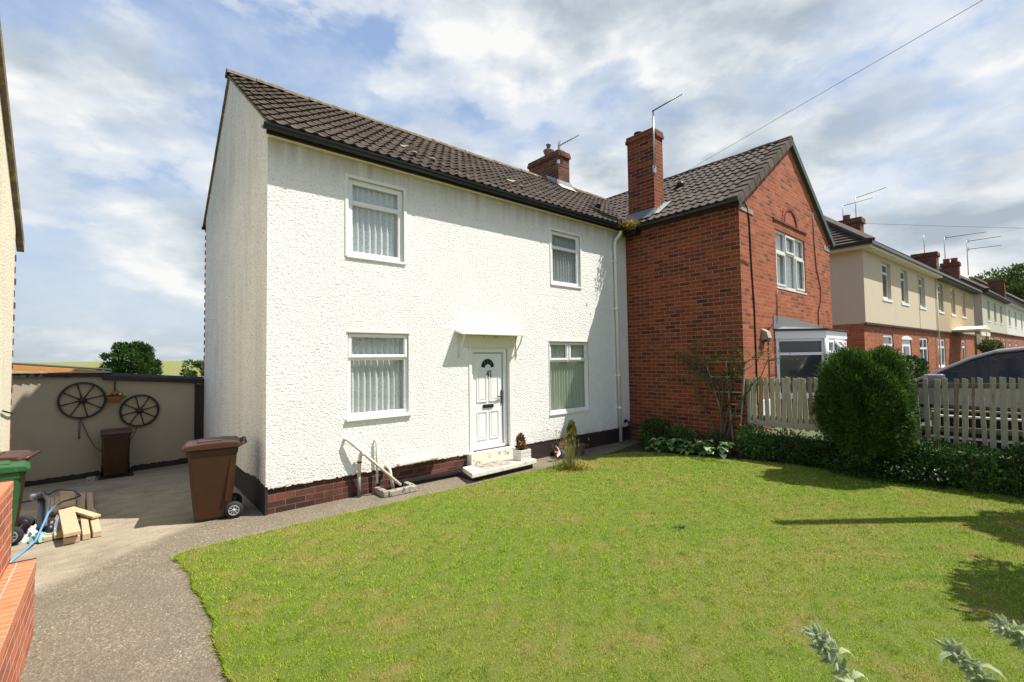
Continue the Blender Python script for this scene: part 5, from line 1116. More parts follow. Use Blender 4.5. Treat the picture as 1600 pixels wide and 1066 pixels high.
p_, d_ = blob(900, (3.79, -0.36, 0.45), (0.065, 0.065, 0.13), 0.1, 2, .25, 5); d_[:, 2] += .8; mesh_np('foliage', leaves(p_, d_, 0.04, 0.012, 0.3), 4, 'leaf_brown', PB)
p_, d_ = blob(150, (3.86, -0.36, 0.335), (0.07, 0.07, 0.03), 0.1, 2, .25, 6); mesh_np('ground_foliage', leaves(p_, d_, 0.03, 0.012, 0.5), 4, 'leaf_brown', PB)

# waste pipes and gully
DG = thing('drain_surround', 'chipped square concrete gully surround on the path below the waste pipes', 'drain', (1.58, -0.12, 0))
mb = MB(); mb.box(1.36, 1.44, -0.32, -0.01, 0.0, 0.085); mb.box(1.44, 1.86, -0.34, -0.25, 0.0, 0.080); mb.box(1.78, 1.86, -0.25, -0.05, 0.0, 0.088); mb.build('surround', 'kerb_stone', DG, bevel=0.012)
mb = MB(); mb.box(1.44, 1.78, -0.25, -0.01, 0.001, 0.012); mb.build('grate', 'black_iron', DG)
WPp = thing('waste_pipe', 'pinkish white waste pipe slanting down the wall into the gully', 'pipe', (1.3, -0.1, 0))
mb = MB(); mb.tube([(0.95, 0.02, 0.80), (0.965, -0.05, 0.795), (1.01, -0.065, 0.755), (1.66, -0.22, 0.10)], 0.021, 10); mb.build('slanting_pipe', 'white_pipe', WPp)
mb = MB(); mb.lathe([(0.027, -.02), (0.027, .02)], (1.17, -0.10, 0.585), 10); mb.build('collar', 'white_pipe', WPp)
mb = MB(); mb.tube([(1.155, -0.075, 0.60), (1.14, -0.05, 0.50), (1.135, -0.045, 0.28)], 0.026, 10); vp = mb.build('upright_pipe', 'white_pipe', WPp)
mb = MB(); mb.tube([(1.135, -0.045, 0.28), (1.135, -0.045, 0.0)], 0.024, 10); mb.build('pipe_foot', 'lead', vp)
mb = MB(); mb.lathe([(0.033, -.012), (0.033, .012)], (1.14, -0.047, 0.47), 10); mb.build('pipe_ring', 'dark_metal', vp)
P2 = MB(); P2.tube([(1.38, 0.01, 0.735), (1.38, -0.03, 0.73), (1.39, -0.035, 0.70), (1.40, -0.035, 0.14)], 0.016, 8); tag(P2.build('overflow_pipe', 'pipe_white'), 'thin white overflow pipe running straight down the wall behind the slanting one', 'pipe')
P3 = MB(); P3.tube([(1.545, 0.01, 0.345), (1.545, -0.06, 0.345), (1.56, -0.085, 0.31), (1.60, -0.11, 0.03)], 0.024, 10); tag(P3.build('sink_pipe', 'white_pipe'), 'short fat white pipe stub turning down into the gully', 'pipe')
TP = thing('garden_tap', 'small black outside tap low on the white wall by the brick corner', 'tap', (7.2, -0.05, 0.4))
mb = MB(); mb.lathe([(0.03, -.02), (0.03, .02)], (7.17, -0.03, 0.43), 10, 'y'); mb.tube([(7.17, -0.02, 0.43), (7.19, -0.10, 0.43), (7.22, -0.14, 0.40)], 0.014, 8); mb.build('spout', 'black_iron', TP)
mb = MB(); mb.bar((7.17, -0.09, 0.46), (7.17, -0.03, 0.47), 0.06, 0.015); mb.build('tap_handle', 'black_iron', TP)
mb = MB(); mb.tube([(7.25, -0.06, 0.40), (7.26, -0.07, 0.0)], 0.016, 8); mb.build('pipe', 'black_iron', TP)

# trough with dwarf conifer, toy flag
TR = thing('plant_trough', 'low terracotta trough with a yellow-tipped dwarf conifer by the right-hand window', 'plant pot', (5.12, -0.28, 0))
mb = MB(); mb.prism([(4.86, 0.0), (5.38, 0.0), (5.42, 0.20), (4.82, 0.20)], -0.38, -0.17); mb.box(4.81, 5.43, -0.39, -0.16, 0.17, 0.205); mb.build('trough', 'bark', TR, bevel=0.008)
p_, d_ = blob(2200, (5.15, -0.27, 0.42), (0.075, 0.07, 0.22), 0.2, 2, .2, 15); d_[:, 2] += 1.0; mesh_np('conifer', leaves(p_, d_, 0.05, 0.014, 0.3), 4, 'leaf_yellow', TR)
p_, d_ = blob(500, (5.05, -0.27, 0.24), (0.22, 0.09, 0.07), 0.2, 2, .2, 16); mesh_np('low_foliage', leaves(p_, d_, 0.05, 0.014, 0.6), 4, 'leaf_brown', TR)
FL = thing('toy_windmill', 'union flag patterned paper windmill leaning by the trough', 'windmill toy', (4.72, -0.33, 0))
mb = MB(); mb.tube([(4.72, -0.30, 0.0), (4.70, -0.36, 0.22)], 0.005, 6); mb.build('stick', 'flag_white', FL)
g = random.Random(12)
for k in range(8):
    a_ = k*math.pi/4; c_ = Vector((4.70, -0.375, 0.20)); mb = MB(); u1 = Vector((math.cos(a_), 0, math.sin(a_))); u2 = Vector((math.cos(a_+.62), -.25, math.sin(a_+.62)))
    mb.add([c_, c_+u1*0.115, c_+u1*.10+u2*0.05+Vector((0, -.02, 0)), c_+u2*0.07+Vector((0, -.03, 0))], [(0, 1, 2, 3)]); mb.add([v+Vector((0, .002, 0)) for v in mb.v[:4]], [(3, 2, 1, 0)]); mb.build('sail', ('flag_red', 'flag_white', 'flag_blue', 'flag_white')[k % 4], FL, recalc=False)

# ================================================================== FENCE, TRELLIS, RETAINING WALL
RW = MB(); RW.box(7.42, 7.60, -12, -2.55, -0.04, 0.40); RW.box(7.40, 7.62, -12, -2.55, 0.402, 0.44)
tag(RW.build('retaining_wall', 'old_stone', bevel=0.01), 'low dark retaining wall under the picket fence', 'wall')
PF = thing('picket_fence', 'weathered off-white picket fence along the edge of the lawn', 'fence', (7.45, -4.2, 0.4))
g = random.Random(21)
yl = [-2.557, -2.659, -2.769, -2.866, -2.962, -3.056, -3.149, -3.229, -3.319, -3.397, -3.474, -3.56, -3.634, -3.72, -3.81, -3.90, -4.0, -4.1]
yr = [-4.70, -4.80, -4.90, -5.014, -5.124, -5.217, -5.322, -5.411, -5.493, -5.579, -5.675, -5.775, -5.866, -5.956, -6.06, -6.17, -6.28, -6.39, -6.5, -6.62, -6.74, -6.85, -6.96]
for i, y in enumerate(yl + yr):
    L = y > -4.2; zt = (1.435+(-2.55-y)*0.02 if L else 1.475+(-5-y)*0.035) + g.uniform(-.012, .012); zb = (0.565 if L else 0.58)+g.uniform(-.02, .02)
    w_ = (0.066 if L else 0.062)*g.uniform(.80, 1.12); w_ = 0.032 if abs(y+5.493) < .01 else w_
    t_ = g.uniform(-.020, .020); mb = MB(); a_ = g.uniform(.008, .02)
    mb.add([(7.44+dx, y+t_*(k/2.0-.5)*2+s_*w_/2*(0.96 if k == 2 else 1), z+(a_*(-1 if s_ < 0 else 0) if k == 2 else 0)) for dx in (0, 0.020) for k, z in ((0, zb), (1, (zb+zt)/2), (2, zt)) for s_ in (-1, 1)],
           [(0, 1, 3, 2), (2, 3, 5, 4), (6, 8, 9, 7), (8, 10, 11, 9), (0, 2, 8, 6), (2, 4, 10, 8), (1, 7, 9, 3), (3, 9, 11, 5), (4, 5, 11, 10), (0, 6, 7, 1)])
    mb.build('picket', 'picket_bare' if (i in (11, 24, 26, 32) or g.random() < .12) else 'picket_paint', PF)
for z in (0.72, 1.33):
    mb = MB(); mb.bar((7.482, -2.55, z), (7.482, -4.2, z+.03), 0.03, 0.07); mb.bar((7.482, -4.55, z+.03), (7.482, -7.0, z+.08), 0.03, 0.07); mb.build('rail', 'wood_grey', PF)
mb = MB(); mb.bar((7.425, -2.53, 0.615), (7.425, -4.2, 0.645), 0.016, 0.095); mb.build('kick_board', 'picket_paint', PF)
for y in (-2.56, -4.86, -7.0): mb = MB(); mb.box(7.47, 7.55, y-.04, y+.04, 0.40, 1.47 if y < -4 else 1.42); mb.build('post', 'wood_grey', PF)
SF = thing('slatted_bench', 'low pale slatted garden bench seen through the pickets', 'bench', (8.2, -5.6, 0.4))
for i, (z, x) in enumerate(((0.955, 8.32), (0.875, 8.20), (0.68, 8.12), (0.57, 8.10))):
    mb = MB(); mb.box(x, x+0.09, -7.4, -4.95, z-0.014, z+0.012); mb.build('slat', 'upvc_grubby' if i in (1, 2, 3) else 'wood_grey', SF)
mb = MB(); mb.box(8.46, 8.49, -7.4, -4.95, 0.41, 1.0); mb.build('dark_backing_board', 'black_paint', SF)  # board added behind the slats; its black puts darkness in the gaps
for y in (-5.0, -6.2, -7.35): mb = MB(); mb.box(8.14, 8.42, y-.03, y+.03, 0.40, 0.94); mb.build('bench_leg', 'wood_grey', SF)
TL = thing('trellis', 'fan-shaped grey wooden trellis leaning on the brick side wall', 'trellis', (7.3, -2.2, 0))
def tb(a, b, w_=0.03, name='lath'): mb = MB(); mb.bar(a, b, w_+.006, 0.022); mb.build(name, 'trellis_wood', TL)
TXX = 7.335
tb((TXX-.02, -1.80, 1.72), (TXX-.02, -2.58, 1.735)); tb((TXX, -1.82, 1.73), (TXX, -2.05, 0.95)); tb((TXX, -2.05, .95), (TXX, -2.18, 0.3)); tb((TXX, -2.22, 1.74), (TXX, -2.30, 0.2)); tb((TXX, -2.56, 1.73), (TXX, -2.42, 0.2))
for z, y0, y1 in ((1.44, -1.90, -2.52), (1.16, -1.98, -2.50), (0.94, -2.26, -2.48), (0.73, -2.28, -2.46)): tb((TXX-.02, y0, z), (TXX-.02, y1, z+.006), 0.025)

# ================================================================== PLANTS
def blade_tuft(name, label, cat, c, n, h, spread, mat, w=0.008, lean=0.5, seed=1, parent=None, group=None, ret=False, seg=3, ez=0.0):
    g = np.random.default_rng(seed); out = []
    for i in range(n):
        a_ = g.uniform(0, 6.283); r = abs(g.normal(0, spread)); x, y = c[0]+r*math.cos(a_), c[1]+r*math.sin(a_); hh = h*g.uniform(.55, 1.1); ln = lean*g.uniform(.2, 1.3); b_ = a_+g.normal(0, .5); sx, sy = -math.sin(b_)*w/2, math.cos(b_)*w/2; pts = []
        for k in range(seg+1):
            t_ = k/seg; rr = ln*hh*t_**1.8; zz_k = hh*(t_ - 0.45*ln*t_**2.5); pts.append((x+math.cos(b_)*rr, y+math.sin(b_)*rr, c[2]+zz_k, 1-t_*.92))
        for k in range(seg):
            p, q = pts[k], pts[k+1]; out += [(p[0]-sx*p[3], p[1]-sy*p[3], p[2]), (p[0]+sx*p[3], p[1]+sy*p[3], p[2]), (q[0]+sx*q[3], q[1]+sy*q[3], q[2]), (q[0]-sx*q[3], q[1]-sy*q[3], q[2])]
    if ret: return out
    o = mesh_np(name, out, 4, mat, parent)
    if parent is None: tag(o, label, cat, group)
    return o
def broad_leaf(c, a_, ln, wd, rise, droop):
    d = Vector((math.cos(a_), math.sin(a_), 0)); s_ = Vector((-d.y, d.x, 0)); vs = []; c = Vector(c)
    for k, (t_, w_) in enumerate(((0, .08), (.2, .65), (.5, 1.0), (.8, .72), (1.0, .05))):
        z = rise*math.sin(t_*2.2)-droop*t_*t_; m_ = c+d*ln*t_+Vector((0, 0, z)); e_ = Vector((0, 0, 0.10*wd*w_)); vs += [m_-s_*wd/2*w_+e_, m_-Vector((0, 0, .04*wd)), m_+s_*wd/2*w_+e_]
    return vs
# hosta clump
HO = thing('hosta_plant', 'hosta with broad pale-edged leaves at the foot of the brick wall', 'plant', (6.75, -1.75, 0.02)); g = random.Random(31); mb = MB(); me2 = MB()
for (px, py, n_) in ((6.50, -1.22, 24), (6.60, -1.48, 26), (6.70, -1.76, 26), (6.80, -2.05, 26), (6.90, -2.32, 22), (6.74, -1.60, 20), (6.88, -1.95, 20)):
    for i in range(n_):
        a_ = g.uniform(0, 6.28); l_ = g.uniform(.11, .17); z0 = g.uniform(.06, .26); vs = broad_leaf((px+g.uniform(-.05, .05), py+g.uniform(-.05, .05), z0), a_, l_, l_*.85, g.uniform(.02, .07), g.uniform(.02, .10))
        mb.add(vs, [(k*3, k*3+1, k*3+4, k*3+3) for k in range(4)] + [(k*3+1, k*3+2, k*3+5, k*3+4) for k in range(4)], smooth=True)
mb.build('leaves', 'leaf_hosta', HO, recalc=False)
me2 = MB()
for i in range(9): y = -1.1-i*.12; me2.tube([(6.75, y, 0.05), (6.62+g.uniform(-.1, .1), y+g.uniform(-.05, .05), 0.30+g.uniform(-.08, .08))], 0.005, 5)
me2.build('flower_stalks', 'leaf_brown', HO)
def leafy(name, label, cat, c, r, n, leaf, mat, seed, group=None, stems=0, wd=.5, up=.3, extra=None):
    t_ = thing(name, label, cat, (c[0], c[1], 0.02), group=group); p_, d_ = blob(n, c, r, .25, 2.0, .3, seed); k = p_[:, 2] > 0.03; p_, d_ = p_[k], d_[k].copy(); d_[:, 2] += up
    mesh_np('foliage', leaves(p_, d_, leaf, leaf*wd, .6), 4, mat, t_)
    if stems:
        mb = MB(); g = random.Random(seed)
        for i in range(stems): a_ = g.uniform(0, 6.28); mb.tube([(c[0], c[1], 0.0), (c[0]+math.cos(a_)*r[0]*.5, c[1]+math.sin(a_)*r[1]*.5, c[2]+r[2]*.5)], 0.006, 5)
        mb.build('stems', 'bark', t_)
    return t_
GP = 'border plants under the brick wall and fence'
t_ = thing('fern_plant', 'dark arching fern beside the downpipe corner', 'plant', (6.75, -0.85, 0.02), group=GP); o_ = blade_tuft('fronds', '', '', (6.80, -0.85, 0.02), 260, 0.48, 0.09, 'leaf_mid', 0.016, 1.1, 41, parent=t_)
leafy('shrub', 'dark round shrub behind the fern against the brick wall', 'shrub', (7.05, -0.85, 0.30), (0.26, 0.30, 0.28), 1500, 0.06, 'leaf_dark', 42, GP, 4)
leafy('shrub', 'dark leafy plant between hosta and brick wall', 'shrub', (7.15, -1.35, 0.22), (0.18, 0.38, 0.24), 1300, 0.06, 'leaf_mid', 43, GP, 4)
leafy('shrub', 'low dark plant at the foot of the trellis', 'shrub', (7.20, -2.0, 0.20), (0.16, 0.35, 0.20), 900, 0.05, 'leaf_dark', 44, GP, 4)
leafy('shrub', 'mid green bushy plant below the first pickets', 'shrub', (7.24, -2.74, 0.28), (0.22, 0.36, 0.33), 2000, 0.05, 'leaf_mid', 45, GP, 5)
leafy('shrub', 'dark spreading plant under the left fence section', 'shrub', (7.26, -3.32, 0.27), (0.22, 0.38, 0.28), 1700, 0.05, 'leaf_dark', 46, GP, 5)
leafy('shrub', 'dark low plant left of the round conifer', 'shrub', (7.24, -3.82, 0.26), (0.24, 0.30, 0.28), 1500, 0.05, 'leaf_dark', 47, GP, 5)
leafy('shrub', 'dark undergrowth at the foot of the round conifer', 'shrub', (7.02, -4.35, 0.14), (0.28, 0.5, 0.20), 1700, 0.05, 'leaf_dark', 48, GP, 5)
leafy('shrub', 'white-flowered cranesbill at the right foot of the conifer', 'shrub', (7.10, -4.98, 0.18), (0.26, 0.34, 0.22), 1500, 0.05, 'leaf_dark', 49, GP, 5)
g = np.random.default_rng(3); n = 46; cc = np.stack([7.0-g.uniform(0, .2, n), g.uniform(-5.3, -4.6, n), g.uniform(.12, .32, n)], 1); q = np.repeat(cc, 5, 0)
mesh_np('flowers', leaves(q, np.tile([-.5, -.3, .6], (len(q), 1)), 0.016, 0.012, .9), 4, 'flower_white', bpy.data.objects[[o.name for o in bpy.data.objects if o.get('label', '').startswith('white-flowered')][0]])
leafy('shrub', 'mid green weedy plant under the right fence section', 'shrub', (7.26, -5.50, 0.28), (0.22, 0.38, 0.33), 2300, 0.055, 'leaf_mid', 50, GP, 5)
leafy('shrub', 'mid green weeds between the conifer and the first pickets right of it', 'shrub', (7.30, -5.05, 0.30), (0.20, 0.30, 0.32), 1600, 0.055, 'leaf_mid', 53, GP, 4)
leafy('shrub', 'dense dark weeds at the right end of the border', 'shrub', (7.26, -6.05, 0.32), (0.24, 0.38, 0.38), 2500, 0.055, 'leaf_dark', 51, GP, 5)
leafy('shrub', 'light green weeds near the right edge below the fence', 'shrub', (7.25, -6.5, 0.3), (0.25, 0.3, 0.35), 1500, 0.055, 'leaf_mid', 52, GP, 5)
for i, (x, y, h, lab) in enumerate(((7.22, -5.05, .42, 'right of the conifer'), (7.20, -5.30, .48, 'under the fourth picket right of the conifer'), (7.18, -5.62, .50, 'in the middle of the right border'), (7.2, -5.88, .55, 'near the right edge'), (7.16, -6.15, .6, 'at the right edge'), (7.1, -5.45, .34, 'in front of the weeds'))):
    t_ = thing('long_grass_tuft', 'tuft of long arching grass ' + lab, 'grass tuft', (x, y, 0.02), group='long grass tufts in the border')
    blade_tuft('blades', '', '', (x, y, 0.02), 46, h, 0.035, 'leaf_mid', 0.010, .8, 60+i, parent=t_); blade_tuft('dry_blades', '', '', (x, y, 0.02), 9, h*1.05, 0.03, 'dry_grass', 0.008, .9, 80+i, parent=t_)
t_ = thing('grass_clump', 'clump of yellowing bulb leaves with tall seed stalks at the lawn edge by the trough', 'plant', (4.32, -0.98, 0.02))
blade_tuft('leaves', '', '', (4.28, -0.95, 0.02), 150, .24, 0.11, 'leaf_yellow', 0.016, 1.3, 91, parent=t_); blade_tuft('yellow_leaves', '', '', (4.40, -1.12, 0.02), 70, .19, 0.07, 'moss_gold', 0.014, 1.5, 92, parent=t_)
blade_tuft('stalks', '', '', (4.38, -0.92, 0.02), 120, .60, 0.10, 'dry_grass', 0.008, .22, 93, parent=t_)
g = np.random.default_rng(5); n = 110; cc = np.stack([4.36+g.normal(0, .13, n), -0.92+g.normal(0, .12, n), g.uniform(.36, .60, n)], 1); mesh_np('flower_heads', leaves(cc, np.tile([0, 0, 1.], (n, 1)), .055, .016, .2), 4, 'dry_grass', t_)
t_ = thing('dandelion_weed', 'flat weed rosette growing in the lawn right of centre', 'weed', (3.15, -3.55, 0.02)); blade_tuft('leaves', '', '', (3.2, -3.6, 0.02), 26, .09, .03, 'leaf_mid', .014, 1.6, 95, parent=t_)

# clipped round conifer
BC = thing('round_conifer', 'big clipped round conifer bush standing before the picket fence', 'bush', (7.05, -4.38, 0.02))
gg = np.random.default_rng(77)
d = gg.normal(0, 1, (52000, 3)); d /= np.linalg.norm(d, axis=1)[:, None]
sq = (np.abs(d)**3.3).sum(1)**(-1/3.3)
L = 0.5*np.sin(d@np.array([5., 3, 4])+1)+0.5*np.sin(d@np.array([-4., 6, 3])+2)+0.6*np.sin(d@np.array([9., -7, 8]))+0.5*np.sin(d@np.array([13., 12, -11]))
rad = (gg.uniform(.80, 1.0, len(d)))*(1+0.10*L)*sq
cen = np.array([7.05, -4.38, 1.12]); RR = np.array([0.46, 0.51, 0.72]); p_ = cen+d*rad[:, None]*RR
k = p_[:, 2] > 0.30; p_, d = p_[k], d[k]; dd = d.copy(); dd[:, 2] += .55
dd += 0.35*np.stack([np.sin(p_[:, 1]*23), np.sin(p_[:, 0]*21+p_[:, 2]*9), np.sin(p_[:, 1]*17+p_[:, 2]*13)], 1)
mesh_np('foliage', leaves(p_, dd, 0.062, 0.013, .45), 4, 'leaf_conifer', BC)
p2, d2 = p_[::6]+d[::6]*0.03, dd[::6]; mesh_np('new_growth', leaves(p2, d2, 0.075, 0.012, .4), 4, 'leaf_conifer', BC)
mb = MB(); n = 16; vs = []  # trunk and an added solid core; the crown's inner shade is in its colour
for i in range(n//2+1):
    th = math.pi*i/(n//2)
    for j in range(n): ph = 2*math.pi*j/n; vs.append((cen[0]+.33*math.sin(th)*math.cos(ph), cen[1]+.38*math.sin(th)*math.sin(ph), cen[2]+.58*math.cos(th)))
mb.add(vs, [(i*n+j, i*n+(j+1) % n, (i+1)*n+(j+1) % n, (i+1)*n+j) for i in range(n//2) for j in range(n)], smooth=True); mb.tube([(7.05, -4.4, 0), (7.05, -4.4, .6)], .05, 8); mb.build('dark_core_trunk', 'leaf_dark', BC)
# climber on the trellis
CL = thing('climbing_rose', 'sparse climbing rose with bare brown stems on the trellis', 'climber', (7.28, -2.2, 0.02)); g = random.Random(61); mb = MB(); tips = []
def vine(p, d, L, r, depth):
    p = Vector(p); pts = [p.copy()]; d = Vector(d)
    for k in range(5):
        d = (d+Vector((0, g.uniform(-.3, .3), g.uniform(-.2, .2)))).normalized(); p = p+d*L/5; p.x = 7.27+g.uniform(-.03, .04); pts.append(p.copy())
        if depth > 0 and k > 1 and g.random() < .75: vine(p, (0, d.y+g.uniform(-1.2, 1.2), d.z*.6), L*.55, r*.6, depth-1)
    mb.tube(pts, [r*(1-.12*i) for i in range(6)], 5); tips.extend(pts[2:])
for (y, dy) in ((-2.12, .05), (-2.14, -.12), (-2.10, .25), (-2.18, -.3), (-2.13, .5)): vine((7.28, y, 0.05), (0, dy, 1), 1.45+g.uniform(-.2, .15), .024, 2)
vine((7.28, -1.95, 1.2), (0, .8, .45), .75, .006, 1); vine((7.28, -2.2, 1.7), (0, .3, .9), .5, .006, 1); vine((7.28, -2.3, 1.6), (0, -.9, .4), .6, .006, 1)
mb.build('stems', 'bark', CL); tp = np.array([tuple(v) for v in tips if v.z > .9]); gg = np.random.default_rng(8); tp = np.repeat(tp, 4, 0)+gg.normal(0, .035, (len(tp)*4, 3)); tp = np.concatenate([tp, np.stack([np.full(60, 7.27)+gg.normal(0, .02, 60), -1.30+gg.normal(0, .16, 60), 1.40+gg.normal(0, .035, 60)], 1), np.stack([np.full(50, 7.24)+gg.normal(0, .02, 50), -2.25+gg.normal(0, .25, 50), 1.80+gg.normal(0, .04, 50)], 1)])
mesh_np('leaves', leaves(tp, gg.normal(0, 1, (len(tp), 3)), .045, .022, .3), 4, 'leaf_yellow', CL)

# woolly flower spikes close to the camera
def woolly(label, base, pts, seed):
    t_ = thing('woolly_flower_spike', label, 'flower spike', base, group='woolly grey flower spikes in the foreground'); g = random.Random(seed)
    P_ = [Vector(base)] + [Vector(p) for p in pts]; sm = []
    for i in range(len(P_)-1):
        p0, p1, p2, p3 = P_[max(i-1, 0)], P_[i], P_[i+1], P_[min(i+2, len(P_)-1)]
        for k in range(10):
            u = k/10; sm.append(0.5*((2*p1)+(p2-p0)*u+(2*p0-5*p1+4*p2-p3)*u*u+(3*p1-p0-3*p2+p3)*u**3))
    sm.append(P_[-1]); n = len(sm)
    mb = MB(); mb.tube(sm, [.0062-.0025*i/n for i in range(n)], 7); mb.build('stem', 'leaf_woolly', t_)
    def at(dist):   # point at an arc distance below the tip
        d = dist; i = n-1
        while i > 0:
            L = (sm[i]-sm[i-1]).length
            if d <= L: return sm[i].lerp(sm[i-1], d/max(L, 1e-6)), (sm[i]-sm[i-1]).normalized()
            d -= L; i -= 1
        return sm[0], Vector((0, 0, 1))
    mb = MB(); hairs = []
    for w_, dist in enumerate((0.004, 0.018, 0.036, 0.060, 0.090, 0.128)):
        c_, t = at(dist); s1 = t.cross(Vector((0.3, 0.5, 0.1))).normalized(); s2 = t.cross(s1); m_ = (5, 7, 8, 8, 7, 6)[w_]
        for k in range(m_):
            an = 6.283*k/m_+w_*.7+g.uniform(-.3, .3); l_ = g.uniform(.019, .032)*(0.8 if w_ == 0 else 1); o_ = s1*math.cos(an)+s2*math.sin(an)
            d = (o_+t*g.uniform(.1, 1.3)).normalized(); q = c_+t*g.uniform(-.004, .004); e_ = q+d*l_+t*0.003; r_ = g.uniform(.0032, .0052); b1_ = q+d*l_*.35; b2_ = q+d*l_*.72
            mb.tube([q, b1_, b2_, e_], [.0018, r_, r_*.8, .0004], 6)
            for h_ in range(26): hairs.append(tuple(q.lerp(e_, g.random())+Vector((g.gauss(0, .003), g.gauss(0, .003), g.gauss(0, .003)))))
    mb.build('calyces', 'leaf_woolly', t_)
    mb = MB()
    for k, dist in enumerate((0.03, 0.055, 0.06, 0.085, 0.115, 0.118, .16, .165)):
        c_, t = at(dist); an = k*2.1+seed*1.3; vs = broad_leaf(tuple(c_), an, g.uniform(.035, .055), .015, .022, .018); mb.add(vs, [(q*3, q*3+1, q*3+4, q*3+3) for q in range(4)]+[(q*3+1, q*3+2, q*3+5, q*3+4) for q in range(4)], smooth=True)
    mb.build('leaves', 'leaf_woolly', t_, recalc=False)
    hh = np.array(hairs); g2 = np.random.default_rng(seed); mesh_np('woolly_hairs', leaves(hh, g2.normal(0, 1, (len(hh), 3)), .010, .0008, .3), 4, 'leaf_woolly', t_)
woolly('leftmost woolly grey flower spike at the bottom of the frame', (-0.24, -6.02, 0.02), [(-0.27, -6.02, 0.7), (-0.322, -5.99, 1.12), (-0.364, -5.963, 1.221), (-0.426, -5.928, 1.322)], 1)
woolly('middle woolly grey flower spike at the bottom right of the frame', (0.02, -6.22, 0.02), [(-0.01, -6.20, 0.7), (-0.07, -6.155, 1.10), (-0.112, -6.124, 1.182), (-0.170, -6.078, 1.261)], 2)
woolly('rightmost woolly grey flower spike cut by the right edge', (0.16, -6.27, 0.02), [(0.14, -6.26, 0.8), (0.07, -6.215, 1.18), (0.018, -6.172, 1.236), (-0.024, -6.138, 1.276)], 3)
# shrubs just outside the frame to the right whose shadow lies on the lawn
foliage_tree('garden_shrub', 'tall leafy shrub at the right end of the lawn, mostly out of view', 'shrub', (6.75, -7.12, 0.0), (6.75, -7.12, 2.0), (0.75, 0.62, 0.95), 7000, .10, 'leaf_mid', .05, seed=12, clumps=50)
foliage_tree('garden_shrub', 'second leafy shrub nearer the camera at the right, out of view', 'shrub', (4.75, -7.18, 0.0), (4.75, -7.18, 1.9), (0.85, 0.70, 0.75), 7000, .10, 'leaf_mid', .05, seed=13, clumps=50)

